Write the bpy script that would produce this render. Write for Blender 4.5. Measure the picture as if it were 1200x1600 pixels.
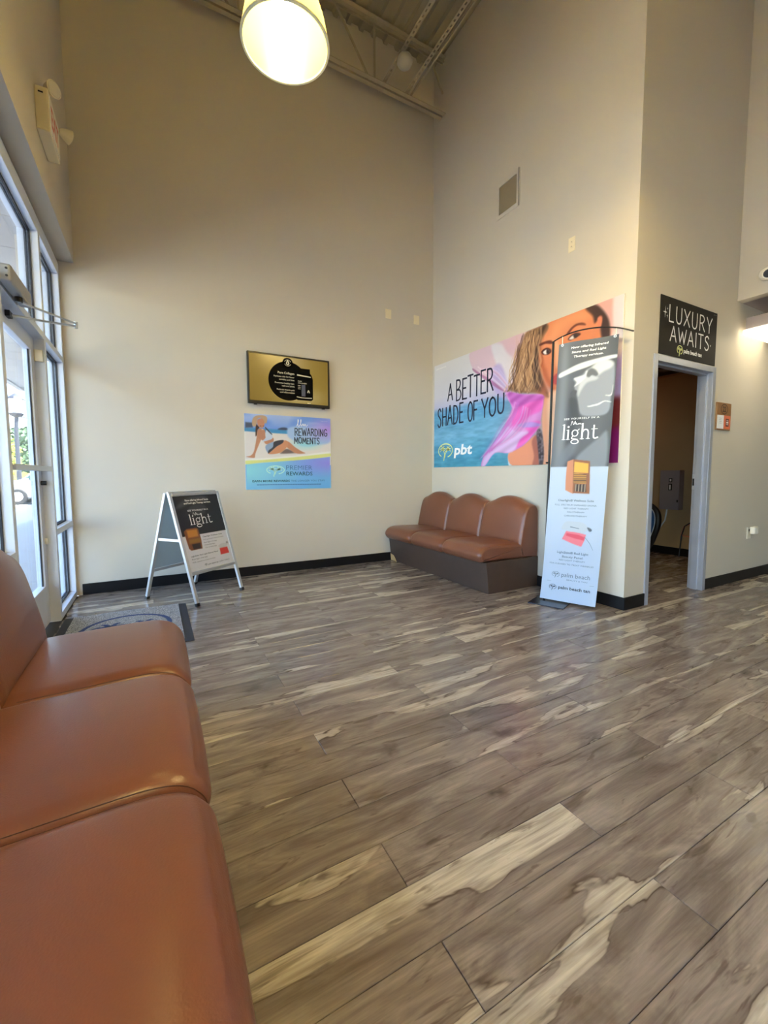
import bpy, bmesh, math, random
import numpy as np
from mathutils import Matrix, Vector

random.seed(7)
for _o in list(bpy.data.objects):
    bpy.data.objects.remove(_o)
SC = bpy.context.scene
COL = SC.collection
PI = math.pi

# ------------------------------------------------------------------ camera, sky, sun, exposure
_yaw, _pitch, _roll = 0.498196, 0.0745372, -0.0033986
_f = Vector((math.sin(_yaw)*math.cos(_pitch), math.cos(_yaw)*math.cos(_pitch), -math.sin(_pitch)))
_r = Vector((math.cos(_yaw), -math.sin(_yaw), 0)); _u = _r.cross(_f)
_r2 = _r*math.cos(_roll)+_u*math.sin(_roll); _u2 = -_r*math.sin(_roll)+_u*math.cos(_roll)
cam_data = bpy.data.cameras.new('camera'); cam = bpy.data.objects.new('camera', cam_data); COL.objects.link(cam)
cam.matrix_world = Matrix(((_r2.x, _u2.x, -_f.x, 0), (_r2.y, _u2.y, -_f.y, 0), (_r2.z, _u2.z, -_f.z, 1.07), (0, 0, 0, 1)))
cam_data.sensor_fit = 'HORIZONTAL'; cam_data.sensor_width = 36; cam_data.lens = 658.358/1200*36
cam_data.shift_y = -10/1200; cam_data.clip_start = 0.02; cam_data.clip_end = 300
SC.camera = cam

W = bpy.data.worlds.new('sky'); SC.world = W; W.use_nodes = True
_n = W.node_tree.nodes; _l = W.node_tree.links
for x in list(_n): _n.remove(x)
_sky = _n.new('ShaderNodeTexSky'); _sky.sky_type = 'NISHITA'; _sky.sun_disc = False
_sky.sun_elevation = math.radians(58); _sky.sun_rotation = math.radians(100); _sky.air_density = 1.0; _sky.dust_density = 1.5
_bg = _n.new('ShaderNodeBackground'); _bg.inputs['Strength'].default_value = 0.47
_wo = _n.new('ShaderNodeOutputWorld')
_l.new(_sky.outputs[0], _bg.inputs[0]); _l.new(_bg.outputs[0], _wo.inputs[0])

sun_d = bpy.data.lights.new('sun', 'SUN'); sun_d.energy = 12.0; sun_d.angle = math.radians(0.6); sun_d.color = (1, .95, .86)
sun = bpy.data.objects.new('sun', sun_d); COL.objects.link(sun)
sun.rotation_euler = Vector((-0.50, 0.22, -0.84)).to_track_quat('-Z', 'Y').to_euler()
sun.location = (20, -10, 30)

SC.view_settings.view_transform = 'Standard'; SC.view_settings.look = 'None'
SC.view_settings.gamma = 1.0; SC.view_settings.use_curve_mapping = False
SC.view_settings.exposure = 2.26
SC.cycles.use_denoising = True
SC.cycles.max_bounces = 10; SC.cycles.diffuse_bounces = 6; SC.cycles.transparent_max_bounces = 12
SC.cycles.sample_clamp_indirect = 8.0

# ------------------------------------------------------------------ colours and materials
def lin(c):
    def f(v):
        v = v/255.0
        return v/12.92 if v <= .04045 else ((v+.055)/1.055)**2.4
    return (f(c[0]), f(c[1]), f(c[2]), 1.0)

MATS = {}
def mat(name, rgb, rough=.5, metal=0.0, spec=.5, var=.06, nscale=6.0, bump=0.0, bscale=80.0, emit=None, estr=0.0, coat=0.0):
    m = bpy.data.materials.new(name); m.use_nodes = True
    nt = m.node_tree; N = nt.nodes; L = nt.links; b = N['Principled BSDF']
    c = lin(rgb)
    tc = N.new('ShaderNodeTexCoord')
    nz = N.new('ShaderNodeTexNoise'); nz.inputs['Scale'].default_value = nscale; nz.inputs['Detail'].default_value = 4
    L.new(tc.outputs['Object'], nz.inputs['Vector'])
    mx = N.new('ShaderNodeMix'); mx.data_type = 'RGBA'
    mx.inputs[6].default_value = tuple(v*(1-var) for v in c[:3])+(1,); mx.inputs[7].default_value = tuple(min(1, v*(1+var)) for v in c[:3])+(1,)
    L.new(nz.outputs[0], mx.inputs[0]); L.new(mx.outputs[2], b.inputs['Base Color'])
    b.inputs['Roughness'].default_value = rough; b.inputs['Metallic'].default_value = metal
    b.inputs['Specular IOR Level'].default_value = spec; b.inputs['Coat Weight'].default_value = coat
    if bump > 0:
        nb = N.new('ShaderNodeTexNoise'); nb.inputs['Scale'].default_value = bscale; nb.inputs['Detail'].default_value = 3
        L.new(tc.outputs['Object'], nb.inputs['Vector'])
        bp = N.new('ShaderNodeBump'); bp.inputs['Strength'].default_value = bump; bp.inputs['Distance'].default_value = .004
        L.new(nb.outputs[0], bp.inputs['Height']); L.new(bp.outputs[0], b.inputs['Normal'])
    if emit is not None:
        b.inputs['Emission Color'].default_value = lin(emit); b.inputs['Emission Strength'].default_value = estr
    MATS[name] = m
    return m

def mat_print(name, rough=.4, emit=0.0):
    m = bpy.data.materials.new(name); m.use_nodes = True
    N = m.node_tree.nodes; L = m.node_tree.links; b = N['Principled BSDF']
    at = N.new('ShaderNodeAttribute'); at.attribute_name = 'ink'
    if emit > 0:
        b.inputs['Base Color'].default_value = (.01, .01, .01, 1)
        L.new(at.outputs['Color'], b.inputs['Emission Color']); b.inputs['Emission Strength'].default_value = emit
    else:
        L.new(at.outputs['Color'], b.inputs['Base Color'])
    b.inputs['Roughness'].default_value = rough
    return m

def mat_glass(name, tint=(.93, .96, .97), refl=1.0):
    m = bpy.data.materials.new(name); m.use_nodes = True
    N = m.node_tree.nodes; L = m.node_tree.links
    for x in list(N): N.remove(x)
    o = N.new('ShaderNodeOutputMaterial'); t = N.new('ShaderNodeBsdfTransparent'); g = N.new('ShaderNodeBsdfGlossy')
    mx = N.new('ShaderNodeMixShader'); lw = N.new('ShaderNodeLayerWeight'); lw.inputs[0].default_value = .5
    pw_ = N.new('ShaderNodeMath'); pw_.operation = 'POWER'; pw_.inputs[1].default_value = 5.0
    fr = N.new('ShaderNodeMath'); fr.operation = 'MULTIPLY_ADD'; fr.inputs[1].default_value = .5*refl; fr.inputs[2].default_value = .03
    L.new(lw.outputs['Facing'], pw_.inputs[0]); L.new(pw_.outputs[0], fr.inputs[0])
    t.inputs[0].default_value = (*tint, 1); g.inputs['Roughness'].default_value = .01; g.inputs[0].default_value = (.9, .95, 1, 1)
    L.new(fr.outputs[0], mx.inputs[0]); L.new(t.outputs[0], mx.inputs[1]); L.new(g.outputs[0], mx.inputs[2]); L.new(mx.outputs[0], o.inputs[0])
    return m

def mat_plank(name):
    m = bpy.data.materials.new(name); m.use_nodes = True
    nt = m.node_tree; N = nt.nodes; L = nt.links; b = N['Principled BSDF']
    tc = N.new('ShaderNodeTexCoord'); oi = N.new('ShaderNodeObjectInfo')
    def math_(op, a, bv=None):
        n = N.new('ShaderNodeMath'); n.operation = op
        for i, v in enumerate((a, bv)):
            if v is None: continue
            if isinstance(v, (int, float)): n.inputs[i].default_value = v
            else: L.new(v, n.inputs[i])
        return n.outputs[0]
    cb = N.new('ShaderNodeCombineXYZ')
    L.new(math_('MULTIPLY', oi.outputs['Random'], 91.0), cb.inputs[0])
    L.new(math_('MULTIPLY', oi.outputs['Random'], 37.7), cb.inputs[1])
    L.new(math_('MULTIPLY', oi.outputs['Random'], 13.3), cb.inputs[2])
    ad = N.new('ShaderNodeVectorMath'); ad.operation = 'ADD'; L.new(tc.outputs['Object'], ad.inputs[0]); L.new(cb.outputs[0], ad.inputs[1])
    def noise(sx, sy, scale, detail, dist, rough=.5):
        mp = N.new('ShaderNodeMapping'); mp.inputs['Scale'].default_value = (sx, sy, 1); L.new(ad.outputs[0], mp.inputs[0])
        n = N.new('ShaderNodeTexNoise'); n.inputs['Scale'].default_value = scale; n.inputs['Detail'].default_value = detail
        n.inputs['Distortion'].default_value = dist; n.inputs['Roughness'].default_value = rough
        L.new(mp.outputs[0], n.inputs[0]); return n.outputs[0]
    def ramp(src, stops):
        r = N.new('ShaderNodeValToRGB'); e = r.color_ramp.elements
        while len(e) < len(stops): e.new(.5)
        for el, (p, c) in zip(e, stops): el.position = p; el.color = c if len(c) == 4 else (*c, 1)
        L.new(src, r.inputs[0]); return r.outputs[0]
    def mix(fac, a, c, mode='MIX'):
        x = N.new('ShaderNodeMix'); x.data_type = 'RGBA'; x.blend_type = mode
        if isinstance(fac, float): x.inputs[0].default_value = fac
        else: L.new(fac, x.inputs[0])
        for i, v in ((6, a), (7, c)):
            if isinstance(v, tuple): x.inputs[i].default_value = v
            else: L.new(v, x.inputs[i])
        return x.outputs[2]
    base = ramp(noise(1.3, 6.0, 2.2, 6, .8, .6), [(.28, lin((88, 79, 74))), (.48, lin((116, 106, 100))), (.70, lin((146, 136, 128)))])
    sx = N.new('ShaderNodeSeparateXYZ'); L.new(tc.outputs['Object'], sx.inputs[0])
    r2 = math_('FRACT', math_('MULTIPLY', oi.outputs['Random'], 7.31)); r3 = math_('FRACT', math_('MULTIPLY', oi.outputs['Random'], 53.7))
    sgn = math_('SUBTRACT', math_('MULTIPLY', math_('GREATER_THAN', r3, .5), 2.0), 1.0)
    n1 = noise(.85, 4.6, 1.8, 4, .6, .5)
    fy = math_('MULTIPLY', math_('MULTIPLY', sx.outputs[1], 6.8), sgn)
    off = math_('SUBTRACT', math_('MULTIPLY', r2, 1.05), .68)
    fld = math_('ADD', math_('ADD', fy, off), math_('MULTIPLY', math_('SUBTRACT', n1, .5), 3.6))
    pale = ramp(fld, [(.34, (0, 0, 0)), (.42, (.55, .55, .55)), (.80, (1, 1, 1))])
    pale_col = ramp(noise(1.6, 26, 3, 5, .6), [(.3, lin((144, 135, 123))), (.6, lin((190, 182, 168)))])
    c1 = mix(pale, base, pale_col)
    edm = math_('MULTIPLY', ramp(fld, [(.28, (0, 0, 0)), (.345, (.9, .9, .9)), (.39, (0, 0, 0))]), ramp(noise(4, 9, 1.5, 2, 0), [(.42, (0, 0, 0)), (.6, (1, 1, 1))]))
    c2 = mix(edm, c1, lin((68, 55, 46)))
    swm = ramp(noise(1.5, 8.5, 2.6, 4, 1.6, .5), [(.60, (0, 0, 0)), (.68, (.6, .6, .6)), (.80, (.7, .7, .7))])
    c3 = mix(swm, c2, lin((76, 64, 56)))
    kn = N.new('ShaderNodeTexVoronoi'); kn.inputs['Scale'].default_value = 2.6
    wv = N.new('ShaderNodeVectorMath'); wv.operation = 'ADD'; nzk = N.new('ShaderNodeTexNoise'); nzk.inputs['Scale'].default_value = 18; L.new(ad.outputs[0], nzk.inputs[0])
    nsc = N.new('ShaderNodeVectorMath'); nsc.operation = 'SCALE'; nsc.inputs['Scale'].default_value = .10; L.new(nzk.outputs[1], nsc.inputs[0])
    L.new(ad.outputs[0], wv.inputs[0]); L.new(nsc.outputs[0], wv.inputs[1])
    mp = N.new('ShaderNodeMapping'); mp.inputs['Scale'].default_value = (1, 1.5, 1); L.new(wv.outputs[0], mp.inputs[0]); L.new(mp.outputs[0], kn.inputs[0])
    knm = ramp(kn.outputs['Distance'], [(.0, (.85, .85, .85)), (.06, (.5, .5, .5)), (.17, (0, 0, 0))])
    c4 = mix(knm, c3, lin((58, 47, 41)))
    gr = ramp(noise(2.5, 110, 2, 3, .2), [(.3, (.83, .83, .83)), (.7, (1.08, 1.08, 1.08))])
    c5 = mix(1.0, c4, gr, 'MULTIPLY')
    tone = N.new('ShaderNodeMapRange'); tone.inputs[3].default_value = .98; tone.inputs[4].default_value = 1.2
    L.new(oi.outputs['Random'], tone.inputs[0])
    c6 = N.new('ShaderNodeVectorMath'); c6.operation = 'SCALE'; L.new(c5, c6.inputs[0]); L.new(tone.outputs[0], c6.inputs['Scale'])
    L.new(c6.outputs[0], b.inputs['Base Color'])
    b.inputs['Roughness'].default_value = .3
    rr = ramp(noise(2, 60, 3, 3, .3), [(.3, (.17, .17, .17)), (.7, (.27, .27, .27))]); L.new(rr, b.inputs['Roughness'])
    bp = N.new('ShaderNodeBump'); bp.inputs['Strength'].default_value = .08; bp.inputs['Distance'].default_value = .002
    L.new(noise(2.5, 110, 2, 3, .2), bp.inputs['Height']); L.new(bp.outputs[0], b.inputs['Normal'])
    return m

M_wall = mat('wall_paint', (201, 193, 179), .62, spec=.3, var=.025, nscale=2.5, bump=.06, bscale=140)
M_plank = mat_plank('vinyl_plank')
M_base = mat('black_vinyl_base', (17, 16, 18), .5, spec=.25, var=.1)
M_alu = mat('anodised_aluminium', (208, 215, 228), .42, metal=.12, var=.03, nscale=20)
M_gasket = mat('black_gasket', (24, 24, 34), .6)
M_glass = mat_glass('window_glass')
M_leather = mat('brown_vinyl', (116, 71, 51), .30, spec=.5, var=.09, nscale=5, bump=.12, bscale=260)
M_lam = mat('dark_laminate', (72, 56, 48), .5, var=.16, nscale=14, bump=.05, bscale=60)
M_tan = mat('bare_plywood', (200, 165, 115), .7, var=.12)
M_black = mat('black_plastic', (18, 18, 20), .35)
M_blackmetal = mat('black_metal', (28, 27, 28), .42, metal=.2)
M_white = mat('white_plastic', (232, 228, 214), .45, var=.02)
M_ivory = mat('ivory_plastic', (226, 214, 180), .5, var=.02)
M_silver = mat('silver_frame', (196, 200, 204), .33, metal=.55, var=.04, nscale=12)
M_steelpaint = mat('painted_steel', (172, 160, 136), .6, var=.05)
M_deck = mat('painted_deck', (160, 150, 126), .6, var=.06, nscale=2)
M_greyback = mat('grey_back_panel', (184, 200, 208), .4, var=.04)
M_doormetal = mat('worn_grey_frame', (168, 172, 184), .38, metal=.3, var=.12, nscale=9, bump=.05, bscale=30)
M_concrete = mat('concrete', (148, 146, 148), .85, var=.08, nscale=4, bump=.1, bscale=50)
M_asphalt = mat('asphalt', (158, 154, 148), .9, var=.12, nscale=3)
M_soffit = mat('soffit_board', (158, 160, 164), .7, var=.03)
# ------------------------------------------------------------------ object helpers
def tag(o, label=None, cat=None, group=None, kind=None):
    if label: o['label'] = label
    if cat: o['category'] = cat
    if group: o['group'] = group
    if kind: o['kind'] = kind
    return o

def thing(name, label, cat, loc=(0, 0, 0), rot=(0, 0, 0), group=None, kind=None):
    o = bpy.data.objects.new(name, None); COL.objects.link(o)
    o.empty_display_size = .1; o.location = loc; o.rotation_euler = rot
    return tag(o, label, cat, group, kind)

class MB:
    """collects shapes into one mesh; o = origin taken off every world point"""
    def __init__(s, o=(0, 0, 0)):
        s.v = []; s.f = []; s.o = Vector(o)
    def add(s, vs, fs):
        n = len(s.v); s.v += [tuple(Vector(p)-s.o) for p in vs]; s.f += [tuple(i+n for i in f) for f in fs]; return s
    def box(s, x0, x1, y0, y1, z0, z1):
        return s.add([(x0, y0, z0), (x1, y0, z0), (x1, y1, z0), (x0, y1, z0), (x0, y0, z1), (x1, y0, z1), (x1, y1, z1), (x0, y1, z1)],
                     [(0, 3, 2, 1), (4, 5, 6, 7), (0, 1, 5, 4), (1, 2, 6, 5), (2, 3, 7, 6), (3, 0, 4, 7)])
    def bar(s, a, b, w, h=None, up=(0, 0, 1)):
        """square bar from a to b"""
        a = Vector(a); b = Vector(b); h = h or w; d = (b-a).normalized()
        up = Vector(up)
        if abs(d.dot(up)) > .98: up = Vector((0, 1, 0)) if abs(d.y) < .9 else Vector((1, 0, 0))
        x = d.cross(up).normalized()*w/2; y = x.cross(d).normalized()*h/2
        vs = [a-x-y, a+x-y, a+x+y, a-x+y, b-x-y, b+x-y, b+x+y, b-x+y]
        return s.add(vs, [(0, 3, 2, 1), (4, 5, 6, 7), (0, 1, 5, 4), (1, 2, 6, 5), (2, 3, 7, 6), (3, 0, 4, 7)])
    def tube(s, pts, r, n=10, caps=True):
        pts = [Vector(p) for p in pts]; rs = r if isinstance(r, (list, tuple)) else [r]*len(pts)
        rings = []; prev = None
        for i, p in enumerate(pts):
            d = (pts[min(i+1, len(pts)-1)]-pts[max(i-1, 0)]).normalized()
            if prev is None:
                a = Vector((0, 0, 1)) if abs(d.z) < .9 else Vector((1, 0, 0)); x = d.cross(a).normalized()
            else:
                x = (prev-d*prev.dot(d)).normalized()
            prev = x; y = d.cross(x)
            rings.append([p+(x*math.cos(2*PI*k/n)+y*math.sin(2*PI*k/n))*rs[i] for k in range(n)])
        vs = [q for R in rings for q in R]; fs = []
        for i in range(len(rings)-1):
            for k in range(n):
                fs.append((i*n+k, i*n+(k+1) % n, (i+1)*n+(k+1) % n, (i+1)*n+k))
        if caps:
            fs.append(tuple(range(n))[::-1]); fs.append(tuple((len(rings)-1)*n+k for k in range(n)))
        return s.add(vs, fs)
    def lathe(s, prof, c=(0, 0, 0), n=32, axis='Z', closed=False):
        c = Vector(c); vs = []; fs = []
        for (r, h) in prof:
            for k in range(n):
                a = 2*PI*k/n; p = (r*math.cos(a), r*math.sin(a), h)
                if axis == 'X': p = (p[2], p[0], p[1])
                if axis == 'Y': p = (p[0], -p[2], p[1])
                vs.append(c+Vector(p))
        m = len(prof)
        for i in range(m if closed else m-1):
            j = (i+1) % m
            for k in range(n):
                fs.append((i*n+k, i*n+(k+1) % n, j*n+(k+1) % n, j*n+k))
        if not closed:
            if prof[0][0] > 1e-4: fs.append(tuple(range(n))[::-1])
            if prof[-1][0] > 1e-4: fs.append(tuple((m-1)*n+k for k in range(n)))
        return s.add(vs, fs)
    def prism(s, poly, y0, y1, plane='XZ'):
        n = len(poly)
        if plane == 'XZ': vs = [(a, y0, b) for a, b in poly]+[(a, y1, b) for a, b in poly]
        elif plane == 'YZ': vs = [(y0, a, b) for a, b in poly]+[(y1, a, b) for a, b in poly]
        else: vs = [(a, b, y0) for a, b in poly]+[(a, b, y1) for a, b in poly]
        return s.add(vs, [tuple(range(n)), tuple(range(n, 2*n))[::-1]]+[(i, i+n, (i+1) % n+n, (i+1) % n) for i in range(n)])
    def build(s, name, m, parent=None, smooth=False, bevel=0.0, seg=2):
        me = bpy.data.meshes.new(name); me.from_pydata(s.v, [], s.f); me.materials.append(m)
        bm = bmesh.new(); bm.from_mesh(me)
        bmesh.ops.remove_doubles(bm, verts=bm.verts, dist=1e-6)
        bmesh.ops.recalc_face_normals(bm, faces=bm.faces)
        if bevel > 0:
            ed = [e for e in bm.edges if len(e.link_faces) == 2 and e.calc_face_angle(0) > .5]
            bmesh.ops.bevel(bm, geom=ed, offset=bevel, segments=seg, profile=.5, affect='EDGES', clamp_overlap=True)
        for f in bm.faces: f.smooth = smooth
        bm.to_mesh(me); bm.free()
        if smooth:
            try: me.set_sharp_from_angle(angle=math.radians(40))
            except Exception: pass
        o = bpy.data.objects.new(name, me); COL.objects.link(o)
        if parent: o.parent = parent
        else: o.location = s.o
        return o

def each(name, m, parent, mbs, **k):
    return [b.build(name, m, parent, **k) for b in mbs]

def struct(name, mb, m, **k):
    o = mb.build(name, m, **k); o['kind'] = 'structure'; return o

def copy_tree(o, parent=None):
    c = o.copy(); COL.objects.link(c); c.parent = parent
    for ch in [x for x in bpy.data.objects if x.parent == o]:
        copy_tree(ch, c)
    return c

# ------------------------------------------------------------------ flat print: ink painted on a fine grid of vertices
def smooth_poly(pts, k=5, closed=True):
    P = np.array(pts, float); n = len(P); out = []
    rng = range(n) if closed else range(n-1)
    for i in rng:
        if closed: p0, p1, p2, p3 = P[(i-1) % n], P[i], P[(i+1) % n], P[(i+2) % n]
        else: p0, p1, p2, p3 = P[max(i-1, 0)], P[i], P[i+1], P[min(i+2, n-1)]
        for t in np.linspace(0, 1, k, endpoint=False):
            out.append(.5*((2*p1)+(-p0+p2)*t+(2*p0-5*p1+4*p2-p3)*t*t+(-p0+3*p1-3*p2+p3)*t**3))
    if not closed: out.append(P[-1])
    return np.array(out)

class Canvas:
    def __init__(s, w, h, nx, ny):
        s.w, s.h, s.nx, s.ny = w, h, nx, ny
        s.U, s.V = np.meshgrid(np.linspace(0, 1, nx+1), np.linspace(0, 1, ny+1))
        s.C = np.zeros((ny+1, nx+1, 3)); s.asp = w/h
        s.px = h/ny
    def fill(s, c): s.C[:] = c
    def stops(s, stops, axis='v'):
        T = s.V if axis == 'v' else s.U
        ps = [p for p, _ in stops]
        for i in range(3): s.C[..., i] = np.interp(T, ps, [c[i] for _, c in stops])
    def blend(s, a, c):
        a = a[..., None]; s.C = s.C*(1-a)+np.array(c, float)*a
    def sd(s, pts):
        P = np.array(pts, float)*[s.w, s.h]; X = s.U*s.w; Y = s.V*s.h
        d = np.full(X.shape, 1e9); ins = np.zeros(X.shape, bool); n = len(P)
        for i in range(n):
            a = P[i]; b = P[(i+1) % n]; e = b-a; L2 = max(e@e, 1e-12)
            t = np.clip(((X-a[0])*e[0]+(Y-a[1])*e[1])/L2, 0, 1)
            d = np.minimum(d, np.hypot(X-a[0]-t*e[0], Y-a[1]-t*e[1]))
            if a[1] != b[1]:
                c = ((a[1] > Y) != (b[1] > Y)) & (X < (b[0]-a[0])*(Y-a[1])/(b[1]-a[1])+a[0]); ins ^= c
        return np.where(ins, -d, d)
    def poly(s, pts, c, soft=0.0, alpha=1.0, smooth=True):
        if smooth: pts = smooth_poly(pts, 4)
        w = max(soft, s.px*.9); a = np.clip(.5-s.sd(pts)/(w), 0, 1); a = a*a*(3-2*a)
        s.blend(a*alpha, c)
    def stroke(s, pts, w, c, alpha=1.0):
        P = smooth_poly(pts, 4, closed=False)*[s.w, s.h]; X = s.U*s.w; Y = s.V*s.h; d = np.full(X.shape, 1e9)
        for a, b in zip(P[:-1], P[1:]):
            e = b-a; t = np.clip(((X-a[0])*e[0]+(Y-a[1])*e[1])/max(e@e, 1e-12), 0, 1); d = np.minimum(d, np.hypot(X-a[0]-t*e[0], Y-a[1]-t*e[1]))
        s.blend(np.clip(1.2-d/w, 0, 1)*alpha, c)
    def blob(s, u, v, ru, rv, c, alpha=1.0, power=1.0):
        q = ((s.U-u)/ru)**2+((s.V-v)/rv)**2
        s.blend(np.exp(-q*power)*alpha, c)
    def noise(s, su, sv, amp, seed=1):
        rs = np.random.RandomState(seed); g = rs.rand(sv+2, su+2)
        x = s.U*su; y = s.V*sv; i = x.astype(int); j = y.astype(int); fx = x-i; fy = y-j
        fx = fx*fx*(3-2*fx); fy = fy*fy*(3-2*fy)
        n = (g[j, i]*(1-fx)+g[j, i+1]*fx)*(1-fy)+(g[j+1, i]*(1-fx)+g[j+1, i+1]*fx)*fy
        return (n-.5)*2*amp
    def build(s, name, m, parent, x0=0, y0=0, z=0, xf=None, disp=None):
        X = s.U*s.w+x0; Y = s.V*s.h+y0; Zz = np.full(X.shape, float(z))
        if disp is not None: X, Y, Zz = disp(X, Y, Zz)
        V = np.stack([X, Y, Zz], -1).reshape(-1, 3)
        if xf is not None:
            A = np.array(xf); V = V@A[:3, :3].T+A[:3, 3]
        n1 = s.nx+1; j, i = np.mgrid[0:s.ny, 0:s.nx]; a = (j*n1+i).ravel()
        F = np.stack([a, a+1, a+1+n1, a+n1], -1).astype(np.int32)
        me = bpy.data.meshes.new(name); me.vertices.add(len(V)); me.vertices.foreach_set('co', V.ravel())
        me.loops.add(F.size); me.loops.foreach_set('vertex_index', F.ravel())
        me.polygons.add(len(F)); me.polygons.foreach_set('loop_start', np.arange(0, F.size, 4, dtype=np.int32))
        me.update(calc_edges=True); me.validate()
        at = me.color_attributes.new('ink', 'FLOAT_COLOR', 'POINT')
        c = np.clip(s.C, 0, 255)/255.*.93; c = np.where(c <= .04045, c/12.92, ((c+.055)/1.055)**2.4)
        at.data.foreach_set('color', np.concatenate([c.reshape(-1, 3), np.ones((len(V), 1))], 1).astype(np.float32).ravel())
        me.materials.append(m); me.polygons.foreach_set('use_smooth', np.ones(len(F), bool))
        o = bpy.data.objects.new(name, me); COL.objects.link(o); o.parent = parent
        return o

# ------------------------------------------------------------------ lettering: font text and brush strokes as flat meshes
_font_cache = {}
def text_mesh(s, bold=0.0, shear=0.0, space=1.0):
    key = (s, bold, shear, space)
    if key not in _font_cache:
        cu = bpy.data.curves.new('t', 'FONT'); cu.body = s; cu.size = 1.0; cu.offset = bold; cu.shear = shear; cu.space_character = space
        cu.resolution_u = 2; cu.fill_mode = 'FRONT'
        ob = bpy.data.objects.new('t', cu); COL.objects.link(ob)
        dg = bpy.context.evaluated_depsgraph_get(); dg.update()
        me = bpy.data.meshes.new_from_object(ob.evaluated_get(dg))
        vs = np.array([v.co[:] for v in me.vertices]) if len(me.vertices) else np.zeros((0, 3)); fs = [tuple(p.vertices) for p in me.polygons]
        bpy.data.meshes.remove(me); bpy.data.objects.remove(ob); bpy.data.curves.remove(cu)
        _font_cache[key] = (vs, fs)
    return _font_cache[key]

G = {  # brush letters: strokes in a unit box; True = rounded
 'A': (.62, [([(0, 0), (.16, .5), (.31, 1.0)], 0), ([(.31, 1.0), (.46, .5), (.62, 0)], 0), ([(.1, .33), (.53, .36)], 0)]),
 'B': (.58, [([(.05, 0), (.05, 1)], 0), ([(.05, 1), (.38, .97), (.47, .78), (.32, .58), (.05, .52)], 1), ([(.05, .52), (.42, .48), (.55, .25), (.38, .03), (.05, 0)], 1)]),
 'D': (.62, [([(.05, 0), (.05, 1)], 0), ([(.05, 1), (.42, .92), (.6, .5), (.42, .08), (.05, 0)], 1)]),
 'E': (.5, [([(.05, 0), (.05, 1)], 0), ([(.05, 1), (.48, 1)], 0), ([(.05, .53), (.4, .53)], 0), ([(.05, 0), (.5, 0)], 0)]),
 'F': (.5, [([(.05, 0), (.05, 1)], 0), ([(.05, 1), (.5, 1)], 0), ([(.05, .53), (.4, .53)], 0)]),
 'G': (.64, [([(.56, .82), (.36, 1), (.1, .8), (.03, .45), (.14, .1), (.38, 0), (.6, .14), (.6, .42)], 1), ([(.36, .42), (.62, .42)], 0)]),
 'H': (.6, [([(.05, 0), (.05, 1)], 0), ([(.55, 0), (.55, 1)], 0), ([(.05, .5), (.55, .5)], 0)]),
 'I': (.14, [([(.07, 0), (.07, 1)], 0)]),
 'L': (.46, [([(.05, 1), (.05, 0)], 0), ([(.05, 0), (.46, 0)], 0)]),
 'M': (.74, [([(.03, 0), (.1, 1)], 0), ([(.1, 1), (.37, .25)], 0), ([(.37, .25), (.64, 1)], 0), ([(.64, 1), (.71, 0)], 0)]),
 'N': (.62, [([(.05, 0), (.05, 1)], 0), ([(.05, 1), (.57, 0)], 0), ([(.57, 0), (.57, 1)], 0)]),
 'O': (.62, [([(.31, 1), (.1, .85), (.03, .5), (.1, .15), (.31, 0), (.52, .15), (.59, .5), (.52, .85), (.31, 1), (.2, .94)], 1)]),
 'R': (.58, [([(.05, 0), (.05, 1)], 0), ([(.05, 1), (.38, .98), (.5, .76), (.36, .55), (.05, .48)], 1), ([(.25, .5), (.58, 0)], 0)]),
 'S': (.5, [([(.46, .85), (.28, 1), (.07, .86), (.1, .64), (.3, .5), (.46, .3), (.38, .05), (.18, 0), (.03, .14)], 1)]),
 'T': (.54, [([(.27, 0), (.27, 1)], 0), ([(0, 1), (.54, 1)], 0)]),
 'U': (.6, [([(.05, 1), (.05, .35), (.13, .08), (.3, 0), (.47, .08), (.55, .35), (.55, 1)], 1)]),
 'W': (.84, [([(0, 1), (.21, 0)], 0), ([(.21, 0), (.42, .8)], 0), ([(.42, .8), (.63, 0)], 0), ([(.63, 0), (.84, 1)], 0)]),
 'X': (.58, [([(0, 1), (.58, 0)], 0), ([(.58, 1), (0, 0)], 0)]),
 'Y': (.58, [([(0, 1), (.29, .45)], 0), ([(.58, 1), (.29, .45)], 0), ([(.29, .45), (.29, 0)], 0)]),
 'P': (.56, [([(.05, 0), (.05, 1)], 0), ([(.05, 1), (.4, .97), (.52, .74), (.38, .5), (.05, .46)], 1)]),
}

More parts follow.
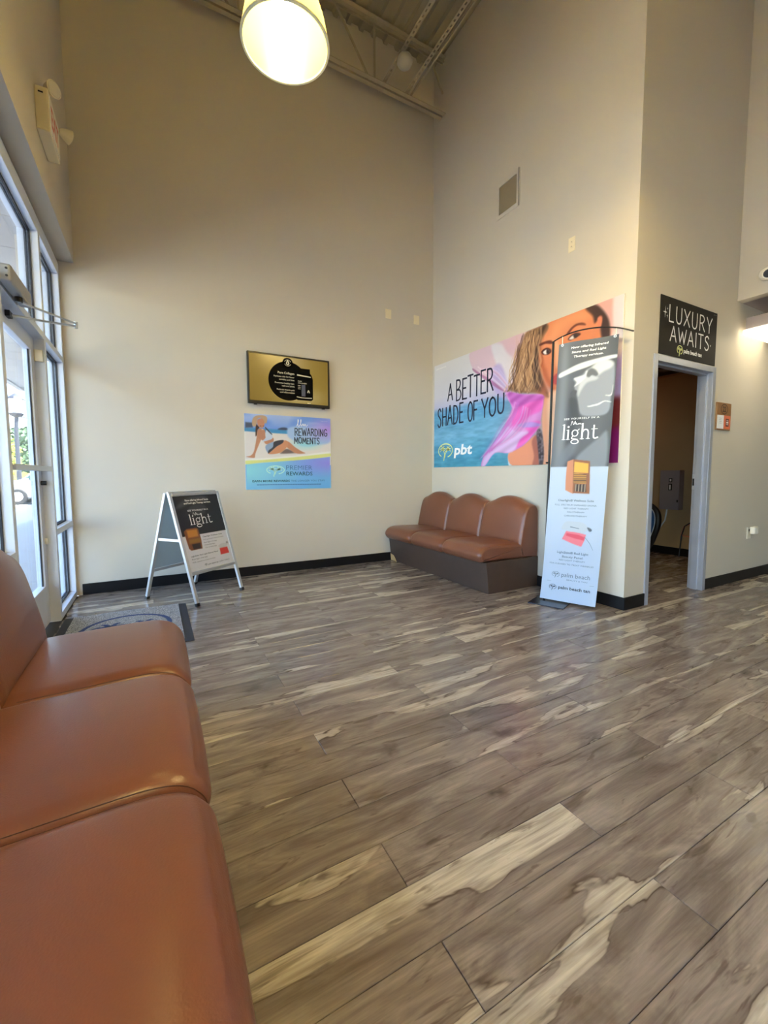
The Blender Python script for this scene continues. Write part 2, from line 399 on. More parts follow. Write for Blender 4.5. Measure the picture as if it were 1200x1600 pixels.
class Ink:
    """flat lettering in face coordinates (x right, y up), kept a hair above the face"""
    def __init__(s, z=.0012): s.ch = []; s.v = []; s.f = []; s.z = z
    def new(s):
        """start another line of lettering: each line becomes a part of its own"""
        if s.v: s.ch.append((s.v, s.f)); s.v = []; s.f = []
    def raw(s, P, fs, dz=0.0):
        n = len(s.v); s.v += [(float(p[0]), float(p[1]), s.z+dz) for p in P]; s.f += [tuple(i+n for i in f) for f in fs]
    def text(s, t, x, y, size, width=None, align='l', bold=0.0, shear=0.0, space=1.0, rot=0.0, join=False):
        vs, fs = text_mesh(t, bold, shear, space)
        if not len(vs): return
        if not join: s.new()
        P = vs[:, :2].copy(); x0, x1 = P[:, 0].min(), P[:, 0].max(); P[:, 0] -= x0; w = x1-x0
        P[:, 1] *= size/.7
        k = (width/w) if width else size/.7
        P[:, 0] *= k; w *= k
        if align == 'c': P[:, 0] -= w/2
        if align == 'r': P[:, 0] -= w
        c, sn = math.cos(rot), math.sin(rot)
        Q = np.stack([P[:, 0]*c-P[:, 1]*sn+x, P[:, 0]*sn+P[:, 1]*c+y], 1)
        s.raw(Q, fs)
    def stroke(s, pts, w0, w1=None, smooth=True, k=6, cap=True):
        P = smooth_poly(pts, k, closed=False) if (smooth and len(pts) > 2) else np.array(pts, float)
        n = len(P); d = np.gradient(P, axis=0) if n > 2 else np.repeat([P[1]-P[0]], 2, 0)
        L = np.linalg.norm(d, axis=1, keepdims=True); d = d/np.where(L == 0, 1, L)
        nn = np.stack([-d[:, 1], d[:, 0]], 1); w1 = w0 if w1 is None else w1
        w = (w0+(w1-w0)*np.linspace(0, 1, n))[:, None]/2
        if cap:
            P = P.copy(); P[0] -= d[0]*w0*.35; P[-1] += d[-1]*w1*.35
        A = P+nn*w; B = P-nn*w
        s.raw(np.concatenate([A, B]), [(i, i+1, n+i+1, n+i) for i in range(n-1)])
    def ring(s, cx, cy, rx, ry, w, a0=0, a1=360, n=36):
        t = np.radians(np.linspace(a0, a1, n))
        A = np.stack([cx+(rx)*np.cos(t), cy+(ry)*np.sin(t)], 1); B = np.stack([cx+(rx-w)*np.cos(t), cy+(ry-w)*np.sin(t)], 1)
        s.raw(np.concatenate([A, B]), [(i, i+1, n+i+1, n+i) for i in range(n-1)])
    def poly(s, pts, dz=0.0):
        s.raw(pts, [tuple(range(len(pts)))], dz)
    def word(s, t, x, y, h, width, sw, gap=.14, jit=0.0, slant=0.0, seed=3, xs=None, hs=None):
        s.new()
        rs = random.Random(seed); tot = sum(G[c][0] if c != ' ' else .32 for c in t)+gap*(len(t)-1)
        k = width/tot; cx = x
        for i, c in enumerate(t):
            if c == ' ': cx += (.32+gap)*k; continue
            gw, st = G[c]; dy = (rs.random()-.5)*jit*h; hh = h*(1+(rs.random()-.5)*jit)
            for pts, sm in st:
                Q = [(cx+px*k+slant*py*h, y+dy+py*hh) for px, py in pts]
                a = sw*(1+(rs.random()-.4)*jit*1.5); b = sw*(1-(rs.random())*jit*1.5)
                s.stroke(Q, a, b, smooth=bool(sm))
            cx += (gw+gap)*k
    def build(s, name, m, parent, xf=None, disp=None):
        s.new(); out = []
        for v, f in s.ch:
            V = np.array(v)
            if disp is not None:
                X, Y, Zz = disp(V[:, 0], V[:, 1], V[:, 2]); V = np.stack([X, Y, Zz], 1)
            if xf is not None:
                A = np.array(xf); V = V@A[:3, :3].T+A[:3, 3]
            me = bpy.data.meshes.new(name); me.from_pydata([tuple(p) for p in V], [], f); me.materials.append(m)
            o = bpy.data.objects.new(name, me); COL.objects.link(o); o.parent = parent; out.append(o)
        return out

def palm_emblem(ink, cx, cy, r, w, ry=None):
    """ring with two palm crowns and leaning trunks"""
    ry = ry or r*.72; ink.new()
    ink.ring(cx, cy, r, ry, w, -70, 235)
    for sx, sy, k in ((-.35, .05, 1.0), (.38, .0, .9)):
        px, py = cx+sx*r, cy+sy*ry+.1*ry
        for a in (10, 60, 120, 170, 205, 335):
            t = math.radians(a); L = r*.42*k
            ink.stroke([(px, py), (px+math.cos(t)*L*.6, py+math.sin(t)*L*.6+L*.12), (px+math.cos(t)*L, py+math.sin(t)*L*.8-L*.1)], w*1.5, w*.3, cap=False)
    ink.stroke([(cx-.35*r, cy+.1*ry), (cx-.12*r, cy-.4*ry), (cx-.2*r, cy-1.35*ry)], w*.8, w*1.1)
    ink.stroke([(cx+.38*r, cy+.1*ry), (cx+.05*r, cy-.3*ry), (cx-.08*r, cy-.9*ry)], w*.8, w*1.1)
MURAL={'scarf_pale':[(0.275,0.993),(0.318,1.011),(0.411,1.002),(0.506,0.995),(0.594,0.989),(0.596,0.841),(0.578,0.74),(0.522,0.594),(0.437,0.667),(0.368,0.768),(0.301,0.856),(0.279,0.928)],'pink_sky':[(0.476,0.998),(0.594,0.989),(0.715,0.991),(0.707,0.965),(0.649,0.907),(0.596,0.841),(0.518,0.878),(0.476,0.94)],'white_cloth':[(0.417,0.991),(0.476,0.976),(0.508,0.896),(0.559,0.79),(0.541,0.644),(0.491,0.619),(0.457,0.79)],'lilac_cloth':[(0.43,0.802),(0.478,0.811),(0.522,0.623),(0.543,0.531),(0.497,0.531),(0.437,0.622),(0.415,0.69)],'scarf_edge':[(0.301,0.856),(0.356,0.787),(0.414,0.72),(0.47,0.648),(0.512,0.598),(0.508,0.582),(0.459,0.63),(0.403,0.702),(0.344,0.776),(0.301,0.837)],'hair':[(0.608,0.988),(0.647,0.996),(0.707,0.996),(0.715,0.96),(0.69,0.898),(0.675,0.803),(0.68,0.698),(0.714,0.543),(0.723,0.476),(0.672,0.524),(0.6,0.548),(0.547,0.579),(0.522,0.615),(0.556,0.666),(0.559,0.748),(0.567,0.854),(0.595,0.936)],'hair_dark':[(0.707,0.996),(0.687,0.925),(0.672,0.83),(0.676,0.699),(0.714,0.531),(0.714,0.505),(0.672,0.545),(0.644,0.633),(0.634,0.73),(0.646,0.817),(0.658,0.902),(0.674,0.971)],'hair_light1':[(0.63,0.969),(0.613,0.899),(0.597,0.8),(0.584,0.683),(0.566,0.608),(0.58,0.596),(0.603,0.676),(0.615,0.791),(0.632,0.889),(0.644,0.962)],'hair_light2':[(0.595,0.936),(0.577,0.849),(0.569,0.744),(0.541,0.63),(0.553,0.619),(0.583,0.738),(0.592,0.842),(0.608,0.928)],'hair_light3':[(0.666,0.936),(0.645,0.87),(0.633,0.77),(0.617,0.644),(0.609,0.565),(0.62,0.562),(0.635,0.637),(0.649,0.763),(0.66,0.862),(0.676,0.931)],'face':[(0.711,0.994),(0.762,1.013),(0.866,1.005),(0.904,0.93),(0.925,0.84),(0.933,0.758),(0.926,0.459),(0.875,0.359),(0.802,0.428),(0.759,0.509),(0.734,0.536),(0.705,0.611),(0.682,0.696),(0.672,0.791),(0.679,0.891),(0.695,0.953)],'face_shadow':[(0.679,0.891),(0.672,0.791),(0.682,0.696),(0.705,0.611),(0.734,0.536),(0.751,0.524),(0.721,0.63),(0.701,0.727),(0.691,0.821),(0.693,0.909)],'forehead_light':[(0.762,1.0),(0.849,0.999),(0.884,0.943),(0.864,0.926),(0.808,0.931),(0.764,0.908),(0.74,0.896),(0.732,0.963)],'nose_light':[(0.745,0.844),(0.761,0.842),(0.768,0.759),(0.764,0.675),(0.752,0.68),(0.747,0.769)],'brow_l':[(0.675,0.87),(0.692,0.878),(0.721,0.875),(0.735,0.862),(0.732,0.845),(0.705,0.859),(0.68,0.857)],'brow_r':[(0.794,0.877),(0.809,0.904),(0.83,0.922),(0.854,0.918),(0.868,0.903),(0.868,0.893),(0.841,0.908),(0.82,0.898),(0.803,0.871)],'eye_l_dark':[(0.686,0.813),(0.697,0.828),(0.714,0.828),(0.729,0.81),(0.731,0.789),(0.719,0.778),(0.702,0.783),(0.691,0.793)],'eye_l_white':[(0.695,0.806),(0.706,0.816),(0.718,0.811),(0.723,0.795),(0.713,0.785),(0.702,0.788)],'eye_l_iris':[(0.71,0.815),(0.719,0.81),(0.723,0.795),(0.718,0.785),(0.71,0.791)],'eye_r_dark':[(0.801,0.841),(0.811,0.858),(0.827,0.867),(0.844,0.859),(0.852,0.845),(0.84,0.835),(0.825,0.83),(0.81,0.827)],'eye_r_white':[(0.806,0.839),(0.817,0.852),(0.831,0.854),(0.84,0.847),(0.831,0.835),(0.817,0.83)],'eye_r_iris':[(0.823,0.856),(0.837,0.856),(0.842,0.843),(0.835,0.833),(0.826,0.836)],'lips':[(0.734,0.593),(0.753,0.627),(0.768,0.63),(0.78,0.607),(0.777,0.559),(0.758,0.553),(0.742,0.569)],'hair_right':[(0.866,1.003),(0.903,1.0),(0.929,0.953),(0.949,0.892),(0.957,0.833),(0.957,0.768),(0.939,0.755),(0.93,0.772),(0.922,0.853),(0.915,0.896),(0.902,0.887),(0.894,0.936)],'ear':[(0.912,0.909),(0.922,0.919),(0.929,0.904),(0.928,0.867),(0.922,0.84),(0.914,0.835),(0.915,0.874)],'pink_right':[(0.903,0.998),(0.966,0.997),(0.97,0.836),(0.963,0.775),(0.957,0.79),(0.957,0.844),(0.942,0.912),(0.926,0.961)],'white_right':[(0.966,0.997),(1.006,0.998),(1.008,0.751),(1.003,0.615),(0.987,0.633),(0.97,0.772)],'lilac_right':[(0.972,0.63),(1.005,0.626),(1.004,0.391),(0.977,0.399),(0.963,0.491)],'dark_red':[(0.965,0.38),(0.977,0.399),(1.007,0.368),(1.006,0.151),(0.963,0.158),(0.955,0.272)],'purple_right':[(0.957,0.192),(1.005,0.206),(1.006,-0.007),(0.942,-0.01),(0.946,0.115)],'neck':[(0.715,0.498),(0.759,0.516),(0.802,0.452),(0.81,-0.007),(0.698,-0.007),(0.704,0.144),(0.697,0.328),(0.703,0.431)],'neck_light':[(0.723,0.476),(0.751,0.512),(0.765,0.464),(0.758,0.315),(0.759,0.01),(0.735,0.011),(0.727,0.271)],'arm':[(0.528,0.093),(0.606,0.149),(0.677,0.214),(0.689,-0.006),(0.555,-0.006)],'arm_shadow':[(0.651,0.177),(0.681,0.213),(0.689,-0.006),(0.656,-0.005),(0.663,0.068)],'arm_left_pale':[(0.528,0.093),(0.554,0.098),(0.565,-0.006),(0.532,-0.005)],'sequin':[(0.672,0.241),(0.693,0.257),(0.705,0.17),(0.71,0.065),(0.704,-0.009),(0.689,-0.008),(0.683,0.093)],'scarf_pink':[(0.512,0.583),(0.6,0.538),(0.69,0.51),(0.7,0.477),(0.698,0.407),(0.684,0.292),(0.651,0.218),(0.606,0.149),(0.528,0.1),(0.449,0.108),(0.39,0.005),(0.362,-0.002),(0.381,0.09),(0.437,0.176),(0.485,0.273),(0.52,0.367),(0.544,0.447),(0.521,0.524)],'scarf_hot':[(0.563,0.442),(0.638,0.489),(0.697,0.484),(0.691,0.395),(0.639,0.368),(0.589,0.311),(0.545,0.319)],'scarf_hot2':[(0.604,0.308),(0.675,0.32),(0.689,0.291),(0.651,0.218),(0.606,0.156),(0.568,0.14),(0.591,0.214),(0.632,0.248)],'scarf_lilac':[(0.37,0.005),(0.387,0.089),(0.443,0.183),(0.495,0.293),(0.526,0.309),(0.566,0.266),(0.632,0.248),(0.591,0.199),(0.548,0.106),(0.449,0.108),(0.39,0.009)],'scarf_violet':[(0.522,0.578),(0.6,0.535),(0.694,0.501),(0.7,0.473),(0.638,0.469),(0.583,0.451),(0.543,0.475)],'scarf_blue':[(0.575,0.313),(0.64,0.321),(0.688,0.297),(0.676,0.28),(0.604,0.287)]}
BANNER={'arm':[(0.041,0.888),(0.174,0.899),(0.369,0.914),(0.592,0.924),(0.838,0.93),(1.004,0.929),(1.0,0.919),(0.874,0.917),(0.691,0.911),(0.521,0.899),(0.345,0.89),(0.181,0.88),(0.049,0.873)],'head':[(0.313,0.862),(0.449,0.873),(0.509,0.889),(0.601,0.9),(0.72,0.917),(0.843,0.918),(0.954,0.902),(0.981,0.871),(0.986,0.816),(0.953,0.783),(0.94,0.735),(0.823,0.717),(0.502,0.722),(0.423,0.76),(0.386,0.796),(0.332,0.83),(0.343,0.847)],'profile_light':[(0.313,0.862),(0.386,0.867),(0.482,0.872),(0.51,0.885),(0.542,0.884),(0.517,0.864),(0.457,0.851),(0.396,0.839),(0.331,0.833),(0.368,0.847)],'cheek_light':[(0.452,0.866),(0.58,0.869),(0.71,0.858),(0.682,0.849),(0.541,0.842),(0.453,0.816),(0.411,0.796),(0.401,0.824)],'brow_light':[(0.602,0.896),(0.72,0.917),(0.843,0.917),(0.947,0.902),(0.915,0.886),(0.797,0.876),(0.707,0.865),(0.669,0.884)],'eye_dark':[(0.524,0.867),(0.542,0.884),(0.603,0.892),(0.669,0.884),(0.714,0.869),(0.677,0.863),(0.612,0.868),(0.567,0.861)],'lip_dark':[(0.272,0.81),(0.319,0.819),(0.379,0.816),(0.359,0.8),(0.277,0.795)],'chin_dark':[(0.263,0.788),(0.382,0.782),(0.433,0.731),(0.512,0.693),(0.415,0.688),(0.318,0.725)],'collar_light':[(0.572,0.755),(0.651,0.758),(0.744,0.762),(0.851,0.77),(0.952,0.764),(0.945,0.762),(0.852,0.766),(0.762,0.756),(0.653,0.752),(0.589,0.752)],'finger_light':[(0.858,0.79),(0.95,0.792),(0.962,0.821),(0.969,0.82),(0.959,0.786),(0.867,0.787)],'left_streak':[(0.085,0.963),(0.168,0.967),(0.196,0.786),(0.219,0.565),(0.108,0.531),(0.077,0.678),(0.079,0.825)],'shoulder':[(0.458,0.563),(0.611,0.599),(0.791,0.633),(0.939,0.654),(0.955,0.525),(0.733,0.526),(0.499,0.541)],'shoulder2':[(0.072,0.531),(0.177,0.587),(0.336,0.623),(0.467,0.633),(0.418,0.582),(0.279,0.542),(0.232,0.527)],'sauna_side':[(0.304,0.549),(0.408,0.557),(0.45,0.424),(0.407,0.427),(0.305,0.438),(0.297,0.492)],'sauna_front':[(0.408,0.557),(0.693,0.549),(0.726,0.425),(0.439,0.426)],'sauna_glow':[(0.429,0.548),(0.668,0.54),(0.677,0.504),(0.435,0.506)],'sauna_slats':[(0.429,0.506),(0.648,0.498),(0.657,0.463),(0.439,0.466)],'sauna_dark':[(0.468,0.462),(0.657,0.461),(0.668,0.431),(0.469,0.434)],'panel_top':[(0.353,0.313),(0.491,0.317),(0.656,0.313),(0.732,0.3),(0.729,0.282),(0.599,0.268),(0.41,0.281),(0.292,0.285)],'panel_red':[(0.378,0.278),(0.486,0.276),(0.597,0.274),(0.725,0.268),(0.707,0.245),(0.661,0.22),(0.484,0.231),(0.313,0.245)],'panel_redtop':[(0.386,0.27),(0.6,0.266),(0.711,0.257),(0.698,0.245),(0.532,0.251),(0.38,0.26)],'knob':[(0.733,0.297),(0.806,0.291),(0.812,0.283),(0.774,0.281)],'white_edge':[(0.046,0.516),(0.92,0.502),(1.007,0.046),(1.016,-0.012),(-0.023,-0.014)]}
POSTER={'sky':[(0.012,0.999),(0.997,1.003),(0.996,0.869),(0.01,0.872)],'hill_l':[(0.012,0.886),(0.087,0.883),(0.09,0.821),(0.01,0.814)],'hill_r':[(0.367,0.809),(0.406,0.837),(0.466,0.837),(0.485,0.809)],'water':[(0.01,0.811),(0.485,0.809),(0.995,0.802),(0.994,0.765),(0.484,0.752),(0.008,0.766)],'splash':[(0.475,0.821),(0.525,0.853),(0.606,0.869),(0.74,0.865),(0.898,0.887),(0.993,0.85),(0.99,0.667),(0.852,0.619),(0.735,0.591),(0.632,0.6),(0.572,0.651),(0.483,0.717)],'swoosh_y':[(0.007,0.382),(0.187,0.396),(0.478,0.431),(0.733,0.465),(0.986,0.501),(0.988,0.461),(0.733,0.417),(0.477,0.389),(0.186,0.362),(0.011,0.338)],'swoosh_w':[(0.007,0.41),(0.187,0.419),(0.478,0.454),(0.734,0.489),(0.987,0.532),(0.986,0.501),(0.733,0.463),(0.478,0.428),(0.187,0.394),(0.007,0.38)],'sand':[(0.008,0.766),(0.484,0.752),(0.684,0.595),(0.99,0.667),(0.988,0.501),(0.478,0.424),(0.002,0.377)],'hat':[(0.087,0.921),(0.115,0.968),(0.162,0.985),(0.218,0.985),(0.248,0.956),(0.239,0.887),(0.212,0.896),(0.18,0.95),(0.143,0.936),(0.132,0.869),(0.113,0.834),(0.086,0.849)],'face':[(0.143,0.925),(0.189,0.945),(0.215,0.909),(0.216,0.858),(0.196,0.822),(0.161,0.831),(0.141,0.869)],'hair':[(0.127,0.868),(0.145,0.848),(0.161,0.826),(0.14,0.79),(0.131,0.723),(0.117,0.712),(0.12,0.812)],'torso':[(0.144,0.797),(0.196,0.811),(0.223,0.784),(0.231,0.694),(0.307,0.698),(0.315,0.652),(0.287,0.616),(0.23,0.609),(0.202,0.647),(0.175,0.668),(0.138,0.7)],'arm':[(0.149,0.792),(0.196,0.794),(0.203,0.738),(0.174,0.657),(0.14,0.565),(0.11,0.474),(0.104,0.429),(0.076,0.422),(0.011,0.436),(0.058,0.451),(0.092,0.497),(0.112,0.587),(0.128,0.689)],'top':[(0.228,0.767),(0.242,0.797),(0.289,0.765),(0.303,0.691),(0.258,0.661),(0.202,0.642),(0.193,0.652),(0.226,0.694)],'strap':[(0.224,0.835),(0.238,0.825),(0.298,0.748),(0.291,0.74),(0.233,0.806)],'short_light':[(0.224,0.586),(0.315,0.645),(0.33,0.618),(0.305,0.571),(0.266,0.512),(0.241,0.501)],'short_dark':[(0.315,0.634),(0.354,0.659),(0.428,0.67),(0.413,0.626),(0.353,0.584),(0.285,0.513),(0.251,0.483),(0.256,0.524),(0.305,0.571)],'thigh':[(0.285,0.513),(0.353,0.584),(0.428,0.662),(0.472,0.658),(0.481,0.624),(0.466,0.576),(0.4,0.504),(0.322,0.479),(0.255,0.478)],'shin':[(0.442,0.657),(0.492,0.647),(0.561,0.579),(0.641,0.522),(0.683,0.499),(0.62,0.489),(0.56,0.497),(0.499,0.543),(0.456,0.587)],'leg_shadow':[(0.4,0.504),(0.466,0.553),(0.56,0.503),(0.54,0.494),(0.4,0.484)],'base_tl':[(0.011,0.338),(0.477,0.389),(0.988,0.452),(0.985,-0.013),(0.007,0.011)],'logo':[(0.223,0.282),(0.242,0.316),(0.329,0.335),(0.406,0.318),(0.436,0.272),(0.405,0.225),(0.317,0.202),(0.25,0.231)]}
# ------------------------------------------------------------------ the setting
DB, SW, DW = 4.547, 3.19, 1.945          # back wall y, side wall x, doorway wall y
ROOM_X1, ROOM_Y0, CEIL = 9.0, -5.0, 5.96

struct('wall_back', MB().box(-.80, ROOM_X1, DB, DB+.15, 0, 6.1), M_wall)
struct('wall_right', MB().box(SW, SW+.10, DW+.1, DB, 0, 6.1), M_wall)
struct('wall_doorway', MB().box(SW, 3.455, DW, DW+.10, 0, 6.1).box(3.455, 4.395, DW, DW+.10, 2.0, 6.1).box(4.395, ROOM_X1, DW, DW+.10, 0, 6.1), M_wall)
struct('wall_soffit', MB().box(4.735, 4.835, ROOM_Y0, DW-.001, 2.63, 6.1), M_wall)
struct('wall_left', MB().box(-.80, -.532, ROOM_Y0, DB-.001, 2.872, 6.1), M_wall)
struct('wall_rear', MB().box(-.80, ROOM_X1, ROOM_Y0-.15, ROOM_Y0, 0, 6.1), M_wall)
struct('wall_far_right', MB().box(ROOM_X1, ROOM_X1+.15, ROOM_Y0-.15, DB+.15, 0, 6.1), M_wall)
struct('wall_partition', MB().box(5.944, 6.04, DW+.101, DB-.001, 0, 2.32), mat('partition_paint', (176, 150, 112), .7, spec=.2, var=.04))
struct('trim_1', MB().box(5.93, 6.05, DW+.101, DB-.001, 2.32, 2.345), mat('trim_wood', (150, 120, 84), .5))
M_lowceil = mat('low_ceiling_tile', (150, 140, 140), .8, var=.03)
struct('ceiling_low', MB().box(4.835, ROOM_X1, ROOM_Y0, DW-.001, 2.63, 2.70), M_lowceil)

# corrugated roof deck, ribs running front to back
prof = []; x = -.80; per = .152
while x < ROOM_X1:
    prof += [(x, CEIL+.038), (x+.078, CEIL+.038), (x+.092, CEIL), (x+.138, CEIL)]; x += per
vs = [(a, ROOM_Y0, b) for a, b in prof]+[(a, DB, b) for a, b in prof]; n = len(prof)
struct('ceiling', MB().add(vs, [(i, i+1, n+i+1, n+i) for i in range(n-1)]), M_deck)
struct('roof', MB().box(-.95, ROOM_X1+.15, ROOM_Y0-.15, DB+.15, 6.1, 6.3), M_soffit)

# floor: slab and single planks laid in running bond
floor = struct('floor', MB().box(-.76, ROOM_X1, ROOM_Y0, DB, -.08, -.0075), mat('subfloor', (40, 34, 30), .9))
PL, PW, PY0, PX0 = 1.165, .1472, .427, 1.121
_pm = {}
def plank(x0, x1, y0, y1):
    if x1-x0 < .01 or y1-y0 < .008: return
    key = (round(x1-x0, 3), round(y1-y0, 3))
    if key not in _pm:
        hx, hy = (x1-x0)/2-.0009, (y1-y0)/2-.0007; b = .0012
        mb = MB(); v = [(-hx, -hy, -.007), (hx, -hy, -.007), (hx, hy, -.007), (-hx, hy, -.007), (-hx, -hy, -b), (hx, -hy, -b), (hx, hy, -b), (-hx, hy, -b),
                        (-hx+b, -hy+b, 0), (hx-b, -hy+b, 0), (hx-b, hy-b, 0), (-hx+b, hy-b, 0)]
        mb.add(v, [(0, 3, 2, 1), (8, 9, 10, 11)]+[(i, (i+1) % 4, 4+(i+1) % 4, 4+i) for i in range(4)]+[(4+i, 4+(i+1) % 4, 8+(i+1) % 4, 8+i) for i in range(4)])
        o = mb.build('plank', M_plank); _pm[key] = o.data
    else:
        o = bpy.data.objects.new('plank', _pm[key]); COL.objects.link(o)
    o.location = ((x0+x1)/2, (y0+y1)/2, 0); o.parent = floor
def plank_row(k, segs):
    y0 = PY0+PW*k
    off = PX0 if k % 2 == 0 else PX0-PL/2
    for (xa, xb, ya, yb) in segs:
        i = math.floor((xa-off)/PL)
        while off+i*PL < xb:
            plank(max(xa, off+i*PL), min(xb, off+(i+1)*PL), max(y0, ya), min(y0+PW, yb)); i += 1
XL = -.635
for k in range(-8, 28):
    y0 = PY0+PW*k
    if y0+PW <= DW: plank_row(k, [(XL, 6.6, -9, 9)])
    elif y0 < DW: plank_row(k, [(XL, SW-.001, -9, 9), (SW, 3.455, -9, DW), (3.456, 4.394, -9, 9), (4.395, 6.6, -9, DW)])
    else: plank_row(k, [(XL, SW-.001, -9, DB-.001)]+([(SW+.101, 5.943, DW+.1, DB)] if y0 < 3.9 else []))

# skirting
struct('baseboard_back', MB().box(-.60, SW-.013, DB-.012, DB-.0005, .0005, .10), M_base, bevel=.003)
struct('baseboard_right', MB().box(SW-.012, SW-.0005, DW-.012, DB-.013, .0005, .10), M_base, bevel=.003)
struct('baseboard_doorway', MB().box(SW+.0005, 3.452, DW-.012, DW-.0005, .0005, .10).box(4.398, 6.6, DW-.012, DW-.0005, .0005, .10), M_base, bevel=.003)
struct('baseboard_partition', MB().box(5.93, 5.9435, DW+.102, DB-.01, .0005, .10), M_base)

# storefront glazing on the left
GX0, GX1, GXP = -.755, -.64, -.70
def frame_bar(root, y0, y1, z0, z1, name):
    return MB().box(GX0, GX1, y0, y1, z0, z1).build(name, M_alu, root, bevel=.0025)
def pane(root, y0, y1, z0, z1):
    p = MB().box(GXP-.004, GXP+.004, y0, y1, z0, z1).build('pane', M_glass, root)
    g = MB()
    for a in (-.016, .006):
        g.box(GXP+a, GXP+a+.010, y0, y0+.012, z0, z1).box(GXP+a, GXP+a+.010, y1-.012, y1, z0, z1)
        g.box(GXP+a, GXP+a+.010, y0, y1, z0, z0+.012).box(GXP+a, GXP+a+.010, y0, y1, z1-.012, z1)
    g.build('gasket', M_gasket, root)
def window(name, posts, open_bay=None):
    root = thing(name, None, None, kind='structure')
    for (a, b) in posts: frame_bar(root, a, b, .0, 2.845, 'mullion')
    for (a, b), (c, d) in zip(posts[:-1], posts[1:]):
        isdoor = open_bay == (b, c)
        for z0, z1, nm in ((0, .05, 'sill'), (.63, .675, 'rail'), (2.02, 2.065, 'rail'), (2.745, 2.845, 'head')):
            if isdoor and z0 < 2.0: continue
            frame_bar(root, b, c, z0, z1, nm)
        zs = [(2.065, 2.745)] if isdoor else [(.05, .63), (.675, 2.02), (2.065, 2.745)]
        for z0, z1 in zs: pane(root, b, c, z0, z1)
    MB().box(GX0, GX1-.02, posts[0][0], posts[-1][1], 2.845, 2.872).build('head_filler', M_gasket, root)
    return root
window('window_1', [(-5.0, -4.95), (-3.62, -3.57), (-2.25, -2.20), (-.92, -.87), (.36, .41), (1.56, 1.61)])
window('window_2', [(1.6105, 1.6115), (2.79, 2.84), (3.80, 3.852), (4.498, 4.546)], open_bay=(2.84, 3.80))

# entrance door leaf in the storefront
dr = thing('door_1', None, None, (GXP, 3.32, 0), kind='structure')
def dbox(x0, x1, y0, y1, z0, z1, nm, m=None, bev=.0025):
    return MB((GXP, 3.32, 0)).box(x0, x1, y0, y1, z0, z1).build(nm, m or M_alu, dr, bevel=bev)
dbox(-.745, -.700, 2.845, 2.935, .012, 2.014, 'stile'); dbox(-.745, -.700, 3.705, 3.795, .012, 2.014, 'stile')
dbox(-.745, -.700, 2.935, 3.705, .012, .29, 'bottom_rail'); dbox(-.745, -.700, 2.935, 3.705, 1.92, 2.014, 'top_rail')
dbox(-.726, -.718, 2.935, 3.705, .29, 1.92, 'pane', M_glass, 0)
dbox(-.719, -.712, 2.935, 2.947, .29, 1.92, 'gasket', M_gasket, 0); dbox(-.719, -.712, 3.693, 3.705, .29, 1.92, 'gasket', M_gasket, 0)
pb = MB((GXP, 3.32, 0)).bar((-.645, 2.87, 1.115), (-.645, 3.77, 1.115), .022, .034).build('push_bar', M_silver, dr, bevel=.004)
each('bracket', M_silver, pb, [MB((GXP, 3.32, 0)).bar((-.700, y_, 1.115), (-.645, y_, 1.115), .02) for y_ in (2.89, 3.75)])
MB((GXP, 3.32, 0)).tube([(-.699, 3.752, 1.015), (-.668, 3.752, 1.015)], .016, 14).build('lock_cylinder', M_blackmetal, dr, smooth=True)
MB((GXP, 3.32, 0)).tube([(-.699, 3.77, .60), (-.685, 3.77, .60)], .022, 16).build('door_bumper', M_white, dr, smooth=True)

# steel door frame of the small room
d2 = thing('door_2', None, None, (3.925, DW, 0), kind='structure')
O2 = (3.925, DW, 0)
def jamb(xa, xb, sgn):
    # hollow-metal profile: face, reveal, stop
    pr = [(0, -.012), (.050, -.012), (.050, .030), (.066, .030), (.066, .085), (.050, .085), (.050, .112), (0, .112)]
    pts = [(xa+sgn*a, DW+b) for a, b in pr]
    return MB(O2).prism(pts, 0.0, 1.999, 'XY').build('jamb', M_doormetal, d2, bevel=.002)
jamb(3.450, None, 1); jr = jamb(4.400, None, -1)
MB(O2).prism([(DW-.012, 1.999), (DW-.012, 1.950), (DW+.03, 1.950), (DW+.03, 1.934), (DW+.085, 1.934), (DW+.085, 1.95), (DW+.112, 1.95), (DW+.112, 1.999)], 3.5005, 4.3495, 'YZ').build('head_jamb', M_doormetal, d2, bevel=.002)
sp = MB(O2).box(4.3465, 4.3495, DW+.088, DW+.111, .92, 1.06).build('strike_plate', M_silver, d2)
MB(O2).box(4.344, 4.3468, DW+.093, DW+.106, .955, 1.02).build('strike_hole', M_black, sp)
# ------------------------------------------------------------------ benches
def loft(profs, ys, name, m, parent):
    n = len(profs[0]); v = [(p[0], y, p[1]) for P, y in zip(profs, ys) for p in P]; f = []
    for i in range(len(ys)-1):
        for k in range(n): f.append((i*n+k, i*n+(k+1) % n, (i+1)*n+(k+1) % n, (i+1)*n+k))
    f.append(tuple(range(n))); f.append(tuple((len(ys)-1)*n+k for k in range(n)))
    o = MB().add(v, f).build(name, m, parent, smooth=True); return o
def inset(P, d):
    P = np.array(P); n = len(P); prv = np.roll(P, 1, 0); nxt = np.roll(P, -1, 0); t = nxt-prv; t /= np.linalg.norm(t, axis=1, keepdims=True)+1e-9
    return P+np.stack([t[:, 1], -t[:, 0]], 1)*d       # profile runs clockwise
def side_ts(half, rnd, k=7, mid=9):
    a = [(-half+rnd*(1-math.cos(PI/2*i/k)), 1-math.sin(PI/2*i/k)) for i in range(k+1)]
    m = [(-half+rnd+(2*half-2*rnd)*(i+1)/(mid+1), 0) for i in range(mid)]
    return a+m+[(-y, q) for y, q in reversed(a)]
